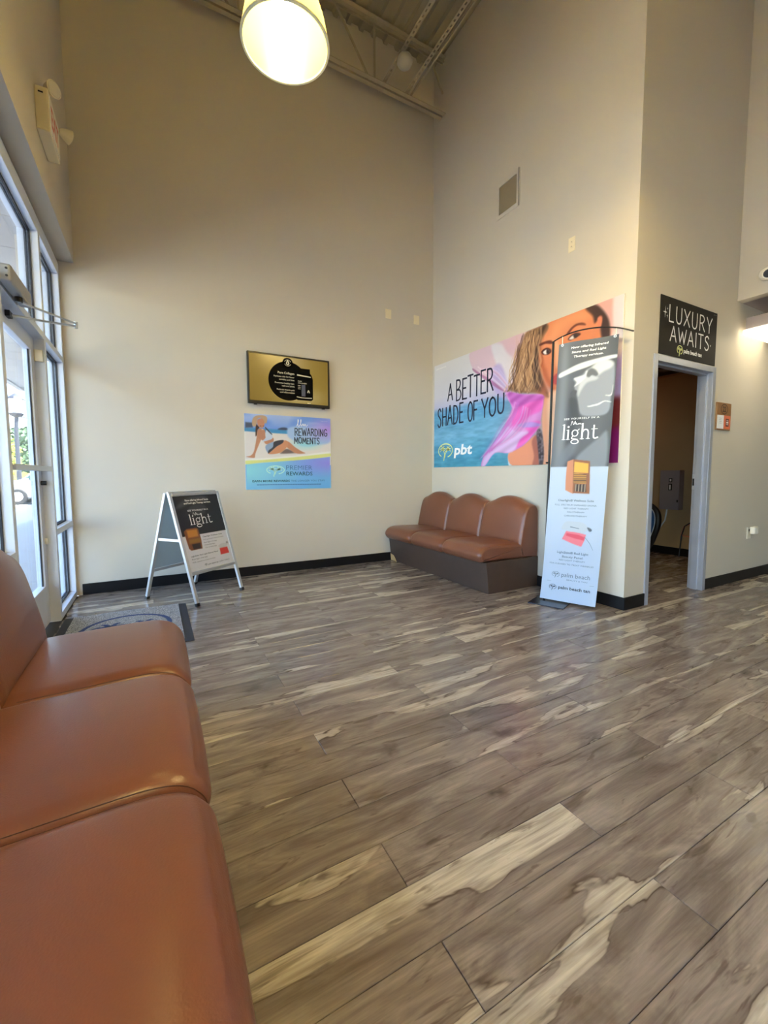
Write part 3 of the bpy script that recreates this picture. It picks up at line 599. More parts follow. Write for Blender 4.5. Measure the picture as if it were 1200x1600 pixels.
SEAT = smooth_poly([(.19, .286), (.19, .36), (.195, .412), (.26, .424), (.40, .428), (.53, .432), (.615, .430), (.67, .415), (.708, .383), (.722, .348), (.712, .315), (.69, .290), (.66, .286), (.45, .286)], 4)
BACK = smooth_poly([(.006, .287), (.004, .55), (.005, .74), (.012, .80), (.035, .838), (.075, .853), (.118, .845), (.152, .812), (.176, .75), (.197, .65), (.216, .55), (.231, .46), (.238, .40), (.238, .33), (.238, .287), (.12, .286)], 4)
# make both run clockwise in (x,z)
def cw(P):
    a = np.sum(P[:, 0]*np.roll(P[:, 1], -1)-np.roll(P[:, 0], -1)*P[:, 1]); return P if a < 0 else P[::-1]
SEAT = cw(SEAT); BACK = cw(BACK)
M_seam = mat('vinyl_seam', (84, 52, 40), .5)
def make_bench(label, group, loc, rotz):
    t = thing('banquette_bench', label, 'bench', loc, (0, 0, rotz), group)
    L = 1.75; w = L/3
    MB().prism([(.004, .001), (.618, .001), (.652, .286), (.004, .286)], -L/2, L/2).build('base', M_lam, t, bevel=.003)
    for i in range(3):
        yc = -L/2+w*(i+.5); ts = side_ts(w/2-.0015, .05)
        P = []; ys = []
        for y, q in ts:
            u = y/(w/2); S = SEAT.copy(); S[:, 1] += np.where(S[:, 1] > .40, .012*(1-u*u), 0)
            S[:, 0] += np.where(S[:, 0] > .60, .006*(1-u*u), 0)
            S = inset(S, .030*q); S[:, 1] = np.maximum(S[:, 1], .2865); P.append(S); ys.append(yc+y)
        sc = loft(P, ys, 'seat_cushion', M_leather, t)
        for sd_ in (-1, 1):
            yq = sd_*(w/2-.0115); u = yq/(w/2); S = SEAT.copy(); S[:, 1] += np.where(S[:, 1] > .40, .012*(1-u*u), 0); S[:, 0] += np.where(S[:, 0] > .60, .006*(1-u*u), 0)
            dq = 1-math.sin(math.acos(1-.010/.05))
            S = inset(S, .030*dq-.0006); k_ = [p for p in S if (p[1] > .41 and p[0] > .25) or p[0] > .66]
            k_ = [p for p in k_ if p[1] > .30]; k_.sort(key=lambda p: (-1 if p[0] < .60 else 0, p[0] if p[0] < .60 else -p[1]+1))
            MB().tube([(p[0], yc+yq, p[1]) for p in k_], .0011, 6).build('seam', M_seam, sc, smooth=True)
        P = []; ys = []
        for y, q in side_ts(w/2-.0015, .035, 6, 15):
            u = abs(y/(w/2)); H = .782+.073*(0.5+0.5*math.cos(PI*u**1.15))
            B = BACK.copy(); B[:, 1] = np.where(B[:, 1] > .42, .42+(B[:, 1]-.42)*(H-.42)/(.853-.42), B[:, 1])
            B[:, 0] += np.where((B[:, 0] > .09) & (B[:, 1] > .44), .010*(1-u*u), 0)
            B = inset(B, .020*q); B[:, 1] = np.maximum(B[:, 1], .2865); B[:, 0] = np.maximum(B[:, 0], .004); P.append(B); ys.append(yc+y)
        loft(P, ys, 'back_cushion', M_leather, t)
    return t
bench = make_bench('brown vinyl three-seat bench with scalloped back under the wide mural', 'brown three-seat benches', (SW-.002, 3.66, 0), PI)
near = copy_tree(bench); near.location = (-.636, 1.238, 0); near.rotation_euler = (0, 0, 0)
near['label'] = 'brown vinyl bench in the left foreground with its back to the windows'
tag(MB().add([(.6205, -.873, .003), (.6205, -.873, .085), (.6205, -.80, .07), (.6205, -.74, .003), (.6235, -.873, .003), (.6325, -.873, .085), (.631, -.80, .07), (.6235, -.74, .003)],
         [(0, 1, 2, 3), (4, 7, 6, 5), (0, 4, 5, 1), (1, 5, 6, 2), (2, 6, 7, 3), (3, 7, 4, 0)]).build('worn_patch', M_tan, bench), 'bare tan patch where the laminate is chipped off')

# ------------------------------------------------------------------ prints
MPRINT = mat_print('printed_face', .38); MPRINT_V = mat_print('printed_vinyl', .5); MSCREEN = mat_print('screen', .2, emit=.2)
I_navy = mat('ink_navy', (28, 36, 62), .5); I_white = mat('ink_white', (240, 240, 240), .5, var=.01); I_lime = mat('ink_lime', (222, 228, 140), .5)
I_teal = mat('ink_teal', (30, 78, 104), .5); I_grey = mat('ink_grey', (96, 108, 122), .5); I_black = mat('ink_black', (24, 26, 30), .5); I_pale = mat('ink_pale', (190, 222, 214), .5, var=.02)
I_softwhite = mat('ink_soft', (196, 214, 230), .5)
def face_thing(name, label, cat, loc, phi): return thing(name, label, cat, loc, (PI/2, 0, phi))

# ---- big mural on the right wall
mw, mh = 2.462, 1.274
mu = face_thing('wall_mural', 'wide beach portrait mural with a pink scarf above the far bench', 'poster', (SW-.0015, 4.486, 1.153), -PI/2)
MB().box(0, mw, 0, mh, 0, .012).build('board', M_white, mu)
c = Canvas(mw, mh, 380, 196)
c.stops([(0, (70, 158, 192)), (.12, (76, 160, 200)), (.3, (112, 178, 218)), (.5, (88, 160, 208)), (.545, (112, 166, 212)), (.58, (190, 190, 222)), (.68, (210, 208, 220)), (1, (220, 220, 226))])
wn = c.noise(14, 40, 1, 3)+.6*c.noise(40, 90, 1, 5); sea = np.clip((.54-c.V)/.02, 0, 1)
c.C += (wn*sea*14)[..., None]; c.C += (c.noise(8, 5, 6, 9))[..., None]
m = MURAL
c.poly(m['pink_sky'], (233, 190, 196), .10)
c.poly(m['pink_right'], (236, 168, 166), .05); c.poly(m['white_right'], (226, 224, 232), .04)
c.poly(m['scarf_pale'], (222, 190, 210), .02, .85); c.poly(m['white_cloth'], (224, 226, 236), .05, .85); c.poly(m['lilac_cloth'], (178, 164, 226), .05, .8)
c.poly(m['scarf_edge'], (176, 100, 150), .012, .7)
c.blob(.78, .5, .2, .6, (214, 150, 130), .9)
c.poly(m['face'], (226, 136, 92), .02); c.poly(m['forehead_light'], (238, 156, 108), .10, .9)
c.poly(m['face_shadow'], (176, 92, 58), .05, .85); c.poly(m['nose_light'], (244, 176, 138), .05, .9)
c.poly(m['neck'], (234, 168, 134), .02); c.poly(m['neck_light'], (246, 204, 172), .06, .9)
c.poly(m['hair'], (136, 98, 70), .03)
c.poly(m['hair_dark'], (64, 44, 38), .04, .9)
for k in ('hair_light1', 'hair_light2', 'hair_light3'): c.poly(m[k], (192, 150, 112), .02, .75)
hm = np.clip(.5-c.sd(smooth_poly(m['hair'], 4))/.05, 0, 1)
rs_ = random.Random(11)
hx = lambda t: .560-.075*t          # left edge of the hair drifts outwards going down
for q in range(70):
    a = rs_.random(); u0 = .555+.135*a; u1 = .500+.190*a; w_ = rs_.uniform(.004, .010); ph_ = rs_.random()*6
    v0 = .99-.18*(1-a)*rs_.random(); v1 = .55+.05*rs_.random()-.02*a
    pts_ = [(u0+(u1-u0)*t+.010*math.sin(ph_+t*13)*(.3+t), v0+(v1-v0)*t) for t in np.linspace(0, 1, 8)]
    c.stroke(pts_, w_, rs_.choice([(196, 152, 112), (172, 128, 92), (104, 70, 50), (78, 52, 40), (210, 170, 130)]), rs_.uniform(.35, .8)*(1 if a < .75 else .45))
c.poly(m['face'], (226, 136, 92), .02, .0)
c.blob(.71, .62, .015, .10, (196, 104, 68), .5); c.blob(.745, .60, .012, .03, (170, 84, 58), .5)
c.blob(.70, .52, .02, .05, (214, 120, 84), .6); c.blob(.735, .88, .06, .05, (242, 166, 120), .5)
for k, col in (('brow_l', (116, 60, 44)), ('brow_r', (120, 62, 46)), ('eye_l_dark', (88, 44, 36)), ('eye_r_dark', (88, 44, 36)), ('eye_l_white', (232, 222, 214)), ('eye_r_white', (236, 228, 220)), ('eye_l_iris', (58, 44, 46)), ('eye_r_iris', (58, 44, 46))):
    c.poly(m[k], col, .012)
c.poly(m['lips'], (190, 74, 72), .02)
c.poly(m['hair_right'], (70, 46, 40), .03); c.poly(m['ear'], (222, 128, 96), .02)
c.poly(m['lilac_right'], (160, 142, 200), .10, .95); c.poly(m['dark_red'], (104, 34, 38), .07); c.poly(m['purple_right'], (112, 18, 96), .06)
c.poly(m['arm_left_pale'], (206, 226, 240), .02); c.poly(m['arm'], (232, 152, 118), .015); c.poly(m['arm_shadow'], (176, 100, 84), .03, .9)
c.poly(m['sequin'], (96, 84, 92), .02); sm = np.clip(.5-c.sd(m['sequin'])/.02, 0, 1); c.C += (sm*c.noise(160, 80, 50, 8))[..., None]
c.poly(m['scarf_pink'], (216, 140, 214), .012, .93); c.poly(m['scarf_hot'], (228, 88, 190), .04, .85); c.poly(m['scarf_hot2'], (236, 92, 196), .04, .9)
c.poly(m['scarf_lilac'], (212, 186, 232), .03, .85); c.poly(m['scarf_violet'], (186, 88, 186), .03, .85); c.poly(m['scarf_blue'], (160, 150, 222), .02, .8)
for q in range(26):
    a = rs_.random(); p0 = (.55+.10*a, .50-.10*a); p1 = (.48+.12*a, .33-.10*a); p2 = (.35+.16*a, .06+.14*a)
    c.stroke([p0, (p0[0]*.5+p1[0]*.5+.015, p0[1]*.5+p1[1]*.5), p1, (p1[0]*.5+p2[0]*.5, p1[1]*.5+p2[1]*.5-.01), p2], rs_.uniform(.005, .014), rs_.choice([(240, 180, 232), (232, 110, 204), (190, 120, 214), (226, 206, 240), (210, 90, 190)]), rs_.uniform(.15, .45))
for q in range(14):
    a = rs_.random(); c.stroke([(.33+.05*a, .86-.05*a), (.42+.04*a, .72+.08*a), (.50+.03*a, .60+.05*a)], rs_.uniform(.005, .012), rs_.choice([(240, 220, 232), (206, 196, 236), (226, 170, 200), (236, 236, 244)]), rs_.uniform(.2, .5))
sm = np.clip(.5-c.sd(smooth_poly(m['scarf_pink'], 4))/.02, 0, 1); c.C += (sm*np.sin(c.U*70-c.V*55+2*np.sin(c.V*18))*12)[..., None]
c.build('print', MPRINT, mu, z=.0125)
ink = Ink(.0135)
Wd = lambda t, u0, u1, v0, v1, **k: ink.word(t, u0*mw, v0*mh, (v1-v0)*mh, (u1-u0)*mw, .021, jit=.10, **k)
Wd('A', .115, .152, .635, .785, slant=.02); Wd('BETTER', .18, .432, .617, .80, slant=.0, gap=.12)
Wd('SHADE', .032, .235, .40, .575, gap=.16); Wd('OF', .268, .335, .408, .575, gap=.1); Wd('YOU', .362, .50, .42, .575, gap=.12)
ink.build('lettering', I_navy, mu)
ink = Ink(.0135); palm_emblem(ink, .098*mw, .160*mh, .060*mw, .013, .070*mh); ink.build('emblem', I_lime, mu)
ink = Ink(.0135); ink.text('pbt', .166*mw, .115*mh, .115, width=.136*mw, bold=.03, shear=.12); ink.text('palm beach tan', .02*mw, .955*mh, .018, width=.08*mw); ink.build('lettering', I_white, mu)

# ---- rewards poster on the back wall
pw, ph = .945, .787
po = face_thing('rewards_poster', 'square beach rewards poster hung below the television', 'poster', (.835, DB-.0015, .912), 0)
MB().box(0, pw, 0, ph, 0, .006).build('board', M_white, po)
c = Canvas(pw, ph, 200, 168); m = POSTER
c.stops([(0, (150, 214, 250)), (.2, (128, 188, 250)), (.33, (140, 190, 252)), (.34, (240, 238, 236)), (1, (240, 238, 236))])
c.poly(m['base_tl'], (126, 192, 250), .01, smooth=False); lo = np.clip(.5-c.sd(m['base_tl'])/.01, 0, 1)
c.blend(lo*np.clip(1-np.hypot((c.U-.0)/.7, (c.V-.25)/.35), 0, 1)*.8, (158, 238, 240)); c.blend(lo*np.clip(1-np.hypot((c.U-1)/.6, (c.V-.36)/.22), 0, 1)*.9, (158, 140, 250)); c.blend(lo*np.clip(1-np.hypot((c.U-.85)/.6, c.V/.2), 0, 1)*.7, (110, 190, 252))
up = (c.V > .8).astype(float)
c.poly([(-.05, .80), (1.05, .80), (1.05, 1.05), (-.05, 1.05)], (118, 160, 240), .02, smooth=False); c.blend(np.clip((c.V-.8)/.2, 0, 1)*np.clip(c.noise(5, 9, 1.4, 4), 0, .6), (215, 225, 250))
c.poly(m['water'], (70, 150, 206), .02); c.poly(m['hill_l'], (74, 84, 110), .02, smooth=False); c.poly(m['hill_r'], (58, 70, 100), .015)
c.poly(m['sand'], (236, 230, 228), .015, smooth=False)
c.poly(m['splash'], (172, 204, 246), .03); c.blend(np.clip(1-np.hypot((c.U-.97)/.3, (c.V-.84)/.2), 0, 1), (186, 150, 240)); c.blend(np.clip(1-np.hypot((c.U-.68)/.25, (c.V-.62)/.1), 0, 1)*.9, (160, 232, 240))
c.poly(m['swoosh_w'], (248, 248, 246), .012); c.poly(m['swoosh_y'], (232, 236, 150), .012)
c.poly(m['leg_shadow'], (120, 104, 104), .02)
for k, col in (('hair', (70, 44, 36)), ('arm', (206, 146, 116)), ('torso', (200, 140, 110)), ('shin', (206, 144, 112)), ('thigh', (216, 152, 116)), ('short_light', (150, 176, 214)), ('short_dark', (62, 62, 76)), ('top', (206, 220, 242)), ('strap', (52, 56, 72)), ('hat', (196, 164, 134)), ('face', (204, 140, 112))):
    c.poly(m[k], col, .008)
c.blob(.175, .845, .010, .006, (96, 58, 50), .8); c.blob(.205, .848, .008, .006, (96, 58, 50), .8); c.blob(.195, .80, .012, .006, (244, 236, 230), .8)
c.build('print', MPRINT, po, z=.0065)
ink = Ink(.0075)
ink.word('REWARDING', .56*pw, .742*ph, .098*ph, .395*pw, .0095, jit=.12); ink.word('MOMENTS', .552*pw, .63*ph, .083*ph, .305*pw, .0095, jit=.12); ink.build('lettering', I_navy, po)
ink = Ink(.0075)
lx, ly = .585*pw, .868*ph
ink.stroke([(lx, ly), (lx+.022, ly+.06), (lx+.012, ly+.066), (lx+.018, ly), (lx+.04, ly+.02), (lx+.052, ly+.066), (lx+.044, ly+.066), (lx+.05, ly+.002), (lx+.068, ly+.03), (lx+.072, ly+.004), (lx+.084, ly+.03), (lx+.09, ly+.004), (lx+.1, ly+.028), (lx+.106, ly+.003), (lx+.125, ly+.02)], .006, .004)
ink.text('................', .87*pw, .955*ph, .012, width=.09*pw)
ink.build('script_lettering', I_white, po)
ink = Ink(.0075); ink.text('REWARDS', .453*pw, .187*ph, .052*ph, width=.312*pw, bold=.01); ink.text('EARN MORE REWARDS', .071*pw, .1*ph, .027*ph, width=.42*pw, bold=.025); ink.build('lettering', I_teal, po)
ink = Ink(.0075); ink.text('PREMIER', .453*pw, .262*ph, .066*ph, width=.31*pw, bold=-.012); ink.text('THE LONGER YOU STAY', .505*pw, .1*ph, .025*ph, width=.415*pw)
ink.new()
for i in range(26): ink.stroke([((.12+.029*i)*pw, .062*ph), ((.12+.029*i+.021)*pw, .062*ph)], .008, smooth=False)
ink.build('lettering', mat('ink_skyblue', (58, 98, 160), .5), po)
ink = Ink(.0075); palm_emblem(ink, .33*pw, .262*ph, .105*pw, .011, .062*ph); ink.build('emblem', mat('ink_mint', (186, 232, 226), .5), po)

# ---- television
tv = face_thing('television', 'black flat television with a gold screen mounted above the rewards poster', 'television', (.870, DB-.0005, 1.800), 0)
MB().box(.25, .64, .12, .42, .0, .022).build('wall_bracket', M_blackmetal, tv)
MB().box(0, .886, 0, .523, .022, .060).build('body', M_black, tv, bevel=.005)
c = Canvas(.846, .470, 150, 84)
c.fill((150, 122, 44)); r = np.hypot((c.U-.55)/.6, (c.V-.45)/.75); c.blend(np.clip(r-.55, 0, 1)*.7, (118, 90, 26)); c.blend(np.exp(-((c.U-.5)/.42)**2*3-((c.V-.9)/.35)**2)*.7, (190, 166, 120)); c.blend(np.exp(-((c.U-.62)/.3)**2-((c.V-.15)/.2)**2)*.8, (200, 180, 124))
c.build('screen', MSCREEN, tv, x0=.019, y0=.033, z=.0605)
I_scrblk = mat('screen_black', (5, 5, 6), .5, spec=.05); I_scrtxt = mat('screen_text', (150, 140, 116), .3, emit=(200, 190, 160), estr=.1); I_scrgrey = mat('screen_grey', (60, 62, 78), .3, emit=(66, 68, 88), estr=.06)
ink = Ink(.0612); cx, cy = .417, .257
th = np.linspace(0, 2*PI, 49)[:-1]
ink.poly([(cx+.208*math.cos(a), cy+.203*math.sin(a)) for a in th]); ink.new(); ink.poly([(.416+.055*math.cos(a), .445+.053*math.sin(a)) for a in th])
ink.new(); ink.poly([(.50, .085), (.515, .068), (.67, .068), (.690, .085), (.692, .30), (.675, .345), (.66, .36), (.66, .405), (.527, .405), (.527, .36), (.515, .345), (.50, .30)], .0003)
ink.build('advert_shapes', I_scrblk, tv)
ink = Ink(.0620)
for s_, y_, h_, b_ in (('Pure Collagen', .328, .022, .02), ('Hydrates skin for fewer', .292, .016, .01), ('wrinkles and lines', .262, .016, .01), ('Promotes healthy hair,', .225, .016, .01), ('nails and joints', .197, .016, .01), ('Reduces muscle pain', .158, .016, .01), ('and inflammation', .130, .016, .01)):
    ink.text(s_, .485, y_, h_, align='r', bold=b_)
ink.new(); ink.stroke([(.416, .47), (.404, .44), (.416, .428), (.428, .44), (.416, .47)], .012); ink.ring(.416, .445, .036, .034, .004, 200, 340); ink.ring(.416, .445, .036, .034, .004, 20, 160)
ink.text('PURE', .525, .262, .013, bold=.01); ink.text('COLLAGEN', .525, .243, .013, bold=.01)
ink.new()
for y_ in (.222, .205, .188): ink.stroke([(.525, y_), (.55, y_)], .005, smooth=False)
ink.new(); ink.stroke([(.52, .332), (.665, .322)], .014, .010, smooth=False); ink.new(); ink.stroke([(.51, .102), (.575, .095), (.675, .098)], .007, .009)
ink.new(); ink.stroke([(.63, .155), (.64, .178), (.65, .155)], .009)
ink.build('advert_text', I_scrtxt, tv)
ink = Ink(.0621); ink.poly([(.562, .112), (.605, .112), (.605, .235), (.562, .235)]); ink.build('bottle_band', I_scrgrey, tv)
ink = Ink(.0612); ink.text('..........', .20, .010, .010, width=.05); ink.new(); ink.stroke([(.63, .042), (.66, .042)], .008, smooth=False); ink.build('maker_mark', I_scrtxt, tv)
each('foot_stub', M_black, tv, [MB().box(.06, .09, -.010, 0, .03, .055), MB().box(.80, .83, -.010, 0, .03, .055)])

# ---- black sign over the doorway
lx = face_thing('doorway_sign', 'black sign with thin white capitals above the open doorway', 'sign', (3.509, DW-.0015, 2.010), 0)
lw, lh = .868, .447
MB().box(0, lw, 0, lh, 0, .006).build('board', mat('sign_black', (38, 35, 32), .7, spec=.2, var=.1), lx, bevel=.001)
ink = Ink(.0072)
ink.word('LUXURY', .115, .262, .125, .665, .011, gap=.22); ink.word('AWAITS', .145, .115, .115, .60, .011, gap=.2)
for (a, b, r_) in ((.060, .322, .030), (.090, .352, .010), (.092, .296, .013)):
    ink.new(); ink.poly([(a, b+r_*1.5), (a+r_*.13, b+r_*.17), (a+r_, b), (a+r_*.13, b-r_*.17), (a, b-r_*1.5), (a-r_*.13, b-r_*.17), (a-r_, b), (a-r_*.13, b+r_*.17)])
ink.text('palm beach tan', .352, .046, .033, width=.285, bold=.03)
ink.new(); ink.poly([(.775, .150), (.780, .160), (.775, .17), (.770, .16)]); ink.text('.......', .80, .425, .01, width=.05)
ink.build('lettering', I_white, lx)
ink = Ink(.0072); palm_emblem(ink, .295, .062, .045, .007, .036); ink.build('emblem', I_lime, lx)

# ---- room number plaque
pq = face_thing('room_plaque', 'small wooden plaque numbered 22 beside the doorway', 'sign', (4.447, DW-.0015, 1.460), 0)
MB().box(0, .262, 0, .245, 0, .010).build('board', mat('plaque_wood', (150, 108, 66), .5, var=.15, nscale=18), pq, bevel=.002)
ink = Ink(.011); ink.ring(.133, .188, .062, .047, .007); ink.text('22', .133, .165, .047, width=.062, align='c', bold=.03); ink.build('number', mat('ink_brown', (60, 38, 22), .5), pq)
MB().box(.012, .128, .012, .132, .010, .012).build('white_card', I_white, pq)
oc = MB().box(.132, .250, .012, .132, .010, .012).build('orange_card', mat('card_orange', (216, 112, 72), .5), pq)
MB().box(.165, .222, .035, .105, .012, .0128).build('card_mark', mat('ink_maroon', (104, 40, 26), .5), oc)
ink = Ink(.0133); ink.stroke([(.178, .07), (.209, .07)], .012, smooth=False); ink.stroke([(.178, .052), (.209, .052)], .006, smooth=False); ink.stroke([(.178, .087), (.209, .087)], .006, smooth=False); ink.build('mark_lines', I_white, oc)
ink = Ink(.0125)
for y_ in (.105, .09, .075, .06): ink.stroke([(.045, y_), (.09, y_)], .003, smooth=False)
ink.build('card_lines', mat('ink_cardgrey', (180, 180, 180), .6), pq)
# ------------------------------------------------------------------ feather banner on its black stand
bx, by = 2.885, 2.476
bn = thing('banner_stand', 'tall hanging banner on a black pole stand in front of the mural', 'banner', (bx, by, 0), (PI/2, 0, math.atan2(-.911, .412)))
BW, BH = .43, 2.09
def bdisp(X, Y, Z):
    q = np.clip(Y/2.11, 0, 1)
    X2 = X+.09*q
    Zz = Z+.012*np.sin(X/BW*PI*1.0)*np.sin(q*PI)+.010*np.sin(Y*3.1+X*4)*(1-q*.4)+.055*np.clip(1-Y/.45, 0, 1)**2+.012*np.sin((X/BW)*PI*2.0)*np.clip((q-.25)/.75, 0, 1)
    return X2, Y, Zz
m = BANNER
c = Canvas(BW, BH, 96, 400)
c.stops([(0, (206, 222, 240)), (.52, (216, 228, 242)), (.53, (74, 78, 84)), (.7, (92, 96, 102)), (1, (96, 100, 106))])
dk = np.clip((c.V-.53)/.01, 0, 1)
c.fill((88, 92, 98)); c.blend(np.exp(-((c.U-.12)/.12)**2)*.55, (128, 132, 138)); c.blend(np.exp(-((c.U-.32)/.09)**2)*np.clip((.86-c.V)/.1, 0, 1)*.75, (48, 50, 54)); c.blend(np.clip((c.U-.8)/.2, 0, 1)*.5, (58, 60, 64))
c.poly(m['left_streak'], (134, 140, 148), .05, .5)
c.poly(m['head'], (148, 154, 164), .02); c.poly(m['brow_light'], (214, 216, 220), .03); c.poly(m['cheek_light'], (204, 208, 214), .025, .9); c.poly(m['profile_light'], (226, 228, 232), .012)
c.poly(m['eye_dark'], (92, 96, 102), .015, .9); c.poly(m['arm'], (222, 224, 228), .012); c.poly(m['chin_dark'], (52, 54, 58), .03, .9); c.poly(m['lip_dark'], (70, 72, 78), .01)
c.poly(m['collar_light'], (226, 228, 232), .005); c.poly(m['finger_light'], (214, 216, 220), .004)
c.poly(m['shoulder'], (128, 134, 144), .03); c.poly(m['shoulder2'], (112, 118, 130), .05, .8)
c.poly([(-.1, -.1), (1.1, -.1), (1.1, .528), (-.1, .528)], (190, 205, 226), .004, smooth=False)
c.blend(np.clip((.25-c.V)/.25, 0, 1)*.5, (164, 188, 220)); c.poly(m['sauna_side'], (206, 134, 94), .003, smooth=False); c.poly(m['sauna_front'], (150, 92, 52), .003, smooth=False); c.poly(m['sauna_glow'], (238, 178, 62), .006, smooth=False); c.poly(m['sauna_slats'], (196, 140, 56), .004, smooth=False)
sl = np.clip(.5-c.sd(m['sauna_slats'])/.004, 0, 1)*(np.sin(c.V*900) > .2); c.blend(sl*.8, (72, 46, 26)); c.poly(m['sauna_dark'], (58, 40, 30), .004, smooth=False)
sl = np.clip(.5-c.sd(m['sauna_dark'])/.004, 0, 1)*(np.sin(c.U*120) > .3); c.blend(sl*.7, (190, 170, 140))
c.poly(m['panel_top'], (192, 202, 214), .006); c.poly(m['panel_red'], (236, 122, 136), .005, smooth=False); c.poly(m['panel_redtop'], (226, 70, 92), .008, .8, smooth=False); c.poly(m['knob'], (92, 100, 112), .004)
c.build('banner_cloth', MPRINT_V, bn, y0=.02, z=0, disp=bdisp)
Y = lambda v: .02+v*BH
ink = Ink(.0015)
for s_, u0, u1, v, h in (('Now offering Infrared', .23, .84, .974, .016), ('Sauna and Red Light', .245, .81, .957, .016), ('Therapy services.', .285, .77, .940, .016)):
    ink.text(s_, (u0+u1)/2*BW, Y(v), h, width=(u1-u0)*BW, align='c', bold=.025, shear=.1)
ink.text('SEE YOURSELF IN A', .49*BW, Y(.7085), .014, width=.60*BW, align='c', space=1.15, bold=.008)
def serif_light(ink, x, y, w, h):
    """the word light in a high-contrast serif"""
    t = h*.085; s = w/2.62; ink.new()
    def ser(cx, cy, L): ink.stroke([(cx-L/2, cy), (cx+L/2, cy)], h*.035, smooth=False)
    ink.stroke([(x+.12*s, y), (x+.12*s, y+h)], t*1.25, smooth=False); ser(x+.12*s, y, .26*s); ser(x+.07*s, y+h*.99, .14*s)
    ink.stroke([(x+.45*s, y), (x+.45*s, y+h*.62)], t*1.25, smooth=False); ser(x+.45*s, y, .26*s); ser(x+.40*s, y+h*.62, .14*s); ink.ring(x+.45*s, y+h*.84, h*.07, h*.07, h*.069)
    ink.ring(x+.95*s, y+h*.40, .25*s, h*.24, t*.8); ink.ring(x+.97*s, y-h*.17, .30*s, h*.17, t*.75)
    ink.stroke([(x+.80*s, y+h*.19), (x+.72*s, y+h*.06), (x+.95*s, y+h*.01), (x+1.15*s, y-h*.03)], t*.7); ink.stroke([(x+1.12*s, y+h*.56), (x+1.24*s, y+h*.66)], t*.6)
    ink.stroke([(x+1.47*s, y), (x+1.47*s, y+h)], t*1.25, smooth=False); ser(x+1.47*s, y, .26*s); ser(x+1.42*s, y+h*.99, .14*s)
    ink.stroke([(x+1.47*s, y+h*.42), (x+1.62*s, y+h*.60), (x+1.82*s, y+h*.58), (x+1.90*s, y+h*.40), (x+1.90*s, y)], t); ser(x+1.90*s, y, .26*s)
    ink.stroke([(x+2.28*s, y+h*.85), (x+2.28*s, y+h*.15), (x+2.38*s, y+h*.01), (x+2.58*s, y+h*.06)], t*1.1); ser(x+2.32*s, y+h*.62, .42*s)
serif_light(ink, .175*BW, Y(.634), .62*BW, .118)
def script_new(ink, x, y, w, h, sw):
    ink.new()
    ink.stroke([(x, y), (x+.12*w, y+h), (x+.28*w, y+.1*h), (x+.42*w, y+h), (x+.46*w, y+.3*h), (x+.58*w, y+.4*h), (x+.52*w, y+.55*h), (x+.5*w, y+.25*h), (x+.66*w, y+.1*h), (x+.74*w, y+.4*h), (x+.78*w, y+.1*h), (x+.88*w, y+.4*h), (x+.92*w, y+.12*h), (x+w, y+.45*h)], sw, sw*.8)
script_new(ink, .32*BW, Y(.687), .17*BW, .032, .004)
ink.build('lettering', I_white, bn, disp=bdisp)
ink = Ink(.0015)
for s_, uc, w_, v, h, b_ in (('Clearlight\u00ae Wellness Suite', .5, .62, .394, .017, .01), ('FULL SPECTRUM INFRARED SAUNA', .5, .72, .377, .013, 0), ('RED LIGHT THERAPY', .52, .43, .364, .012, 0), ('HALOTHERAPY', .52, .30, .350, .012, 0), ('CHROMOTHERAPY', .52, .40, .335, .012, 0),
                             ('LightStim\u00ae Red Light', .52, .55, .188, .018, .01), ('Beauty Panel', .52, .36, .172, .017, .01), ('RED LIGHT THERAPY', .52, .46, .159, .012, 0), ('FDA CLEARED TO TREAT WRINKLES', .51, .78, .143, .012, 0), ('palm beach', .61, .50, .096, .034, 0), ('BEAUTY & TAN', .64, .36, .083, .010, 0)):
    ink.text(s_, uc*BW, Y(v), h, width=w_*BW, align='c', bold=b_)
palm_emblem(ink, .255*BW, Y(.103), .032, .003, .022); ink.new(); ink.stroke([(.1*BW, Y(.074)), (.94*BW, Y(.074))], .0018, smooth=False)
ink.new(); ink.stroke([(.70*BW, Y(.26)), (.80*BW, Y(.235)), (.86*BW, Y(.21))], .003, .002); ink.new(); ink.stroke([(.45*BW, Y(.295)), (.60*BW, Y(.290))], .006, .004, smooth=False)
ink.build('lettering', I_grey, bn, disp=bdisp)
ink = Ink(.0015); ink.text('palm beach tan', .605*BW, Y(.048), .024, width=.56*BW, align='c', bold=.02); palm_emblem(ink, .22*BW, Y(.052), .030, .003, .021); ink.build('lettering', I_black, bn, disp=bdisp)
# stand (face coordinates: x along the cloth, y up, z towards the window)
MB().tube([(.018, .014, -.012), (.030, 1.10, -.014), (.040, 2.147, -.016)], .0095, 12).build('pole', M_blackmetal, bn, smooth=True)
arm = smooth_poly([(.040, 2.147), (.11, 2.175), (.22, 2.196), (.36, 2.194), (.50, 2.165), (.612, 2.118)], 5, closed=False)
ar = MB().tube([(a, b, -.016) for a, b in arm], .0055, 8).build('arm', M_blackmetal, bn, smooth=True)
each('hanging_clip', M_white, ar, [MB().bar((.115, 2.11, 0), (.112, 2.172, -.014), .004), MB().bar((.500, 2.11, 0), (.497, 2.160, -.014), .004)])
each('eyelet', M_silver, bn, [MB().lathe([(.004, 0), (.011, 0), (.011, .004), (.004, .004)], (.118, 2.098, .006), 14, closed=True), MB().lathe([(.004, 0), (.011, 0), (.011, .004), (.004, .004)], (.494, 2.098, .006), 14, closed=True)])
MB().tube([(.028, 1.16, -.014), (.010, 1.16, .002)], .007, 8).build('pole_knob', M_black, bn, smooth=True)
Rm = Matrix.Rotation(math.atan2(-.911, .412), 4, 'Z') @ Matrix.Rotation(PI/2, 4, 'X')
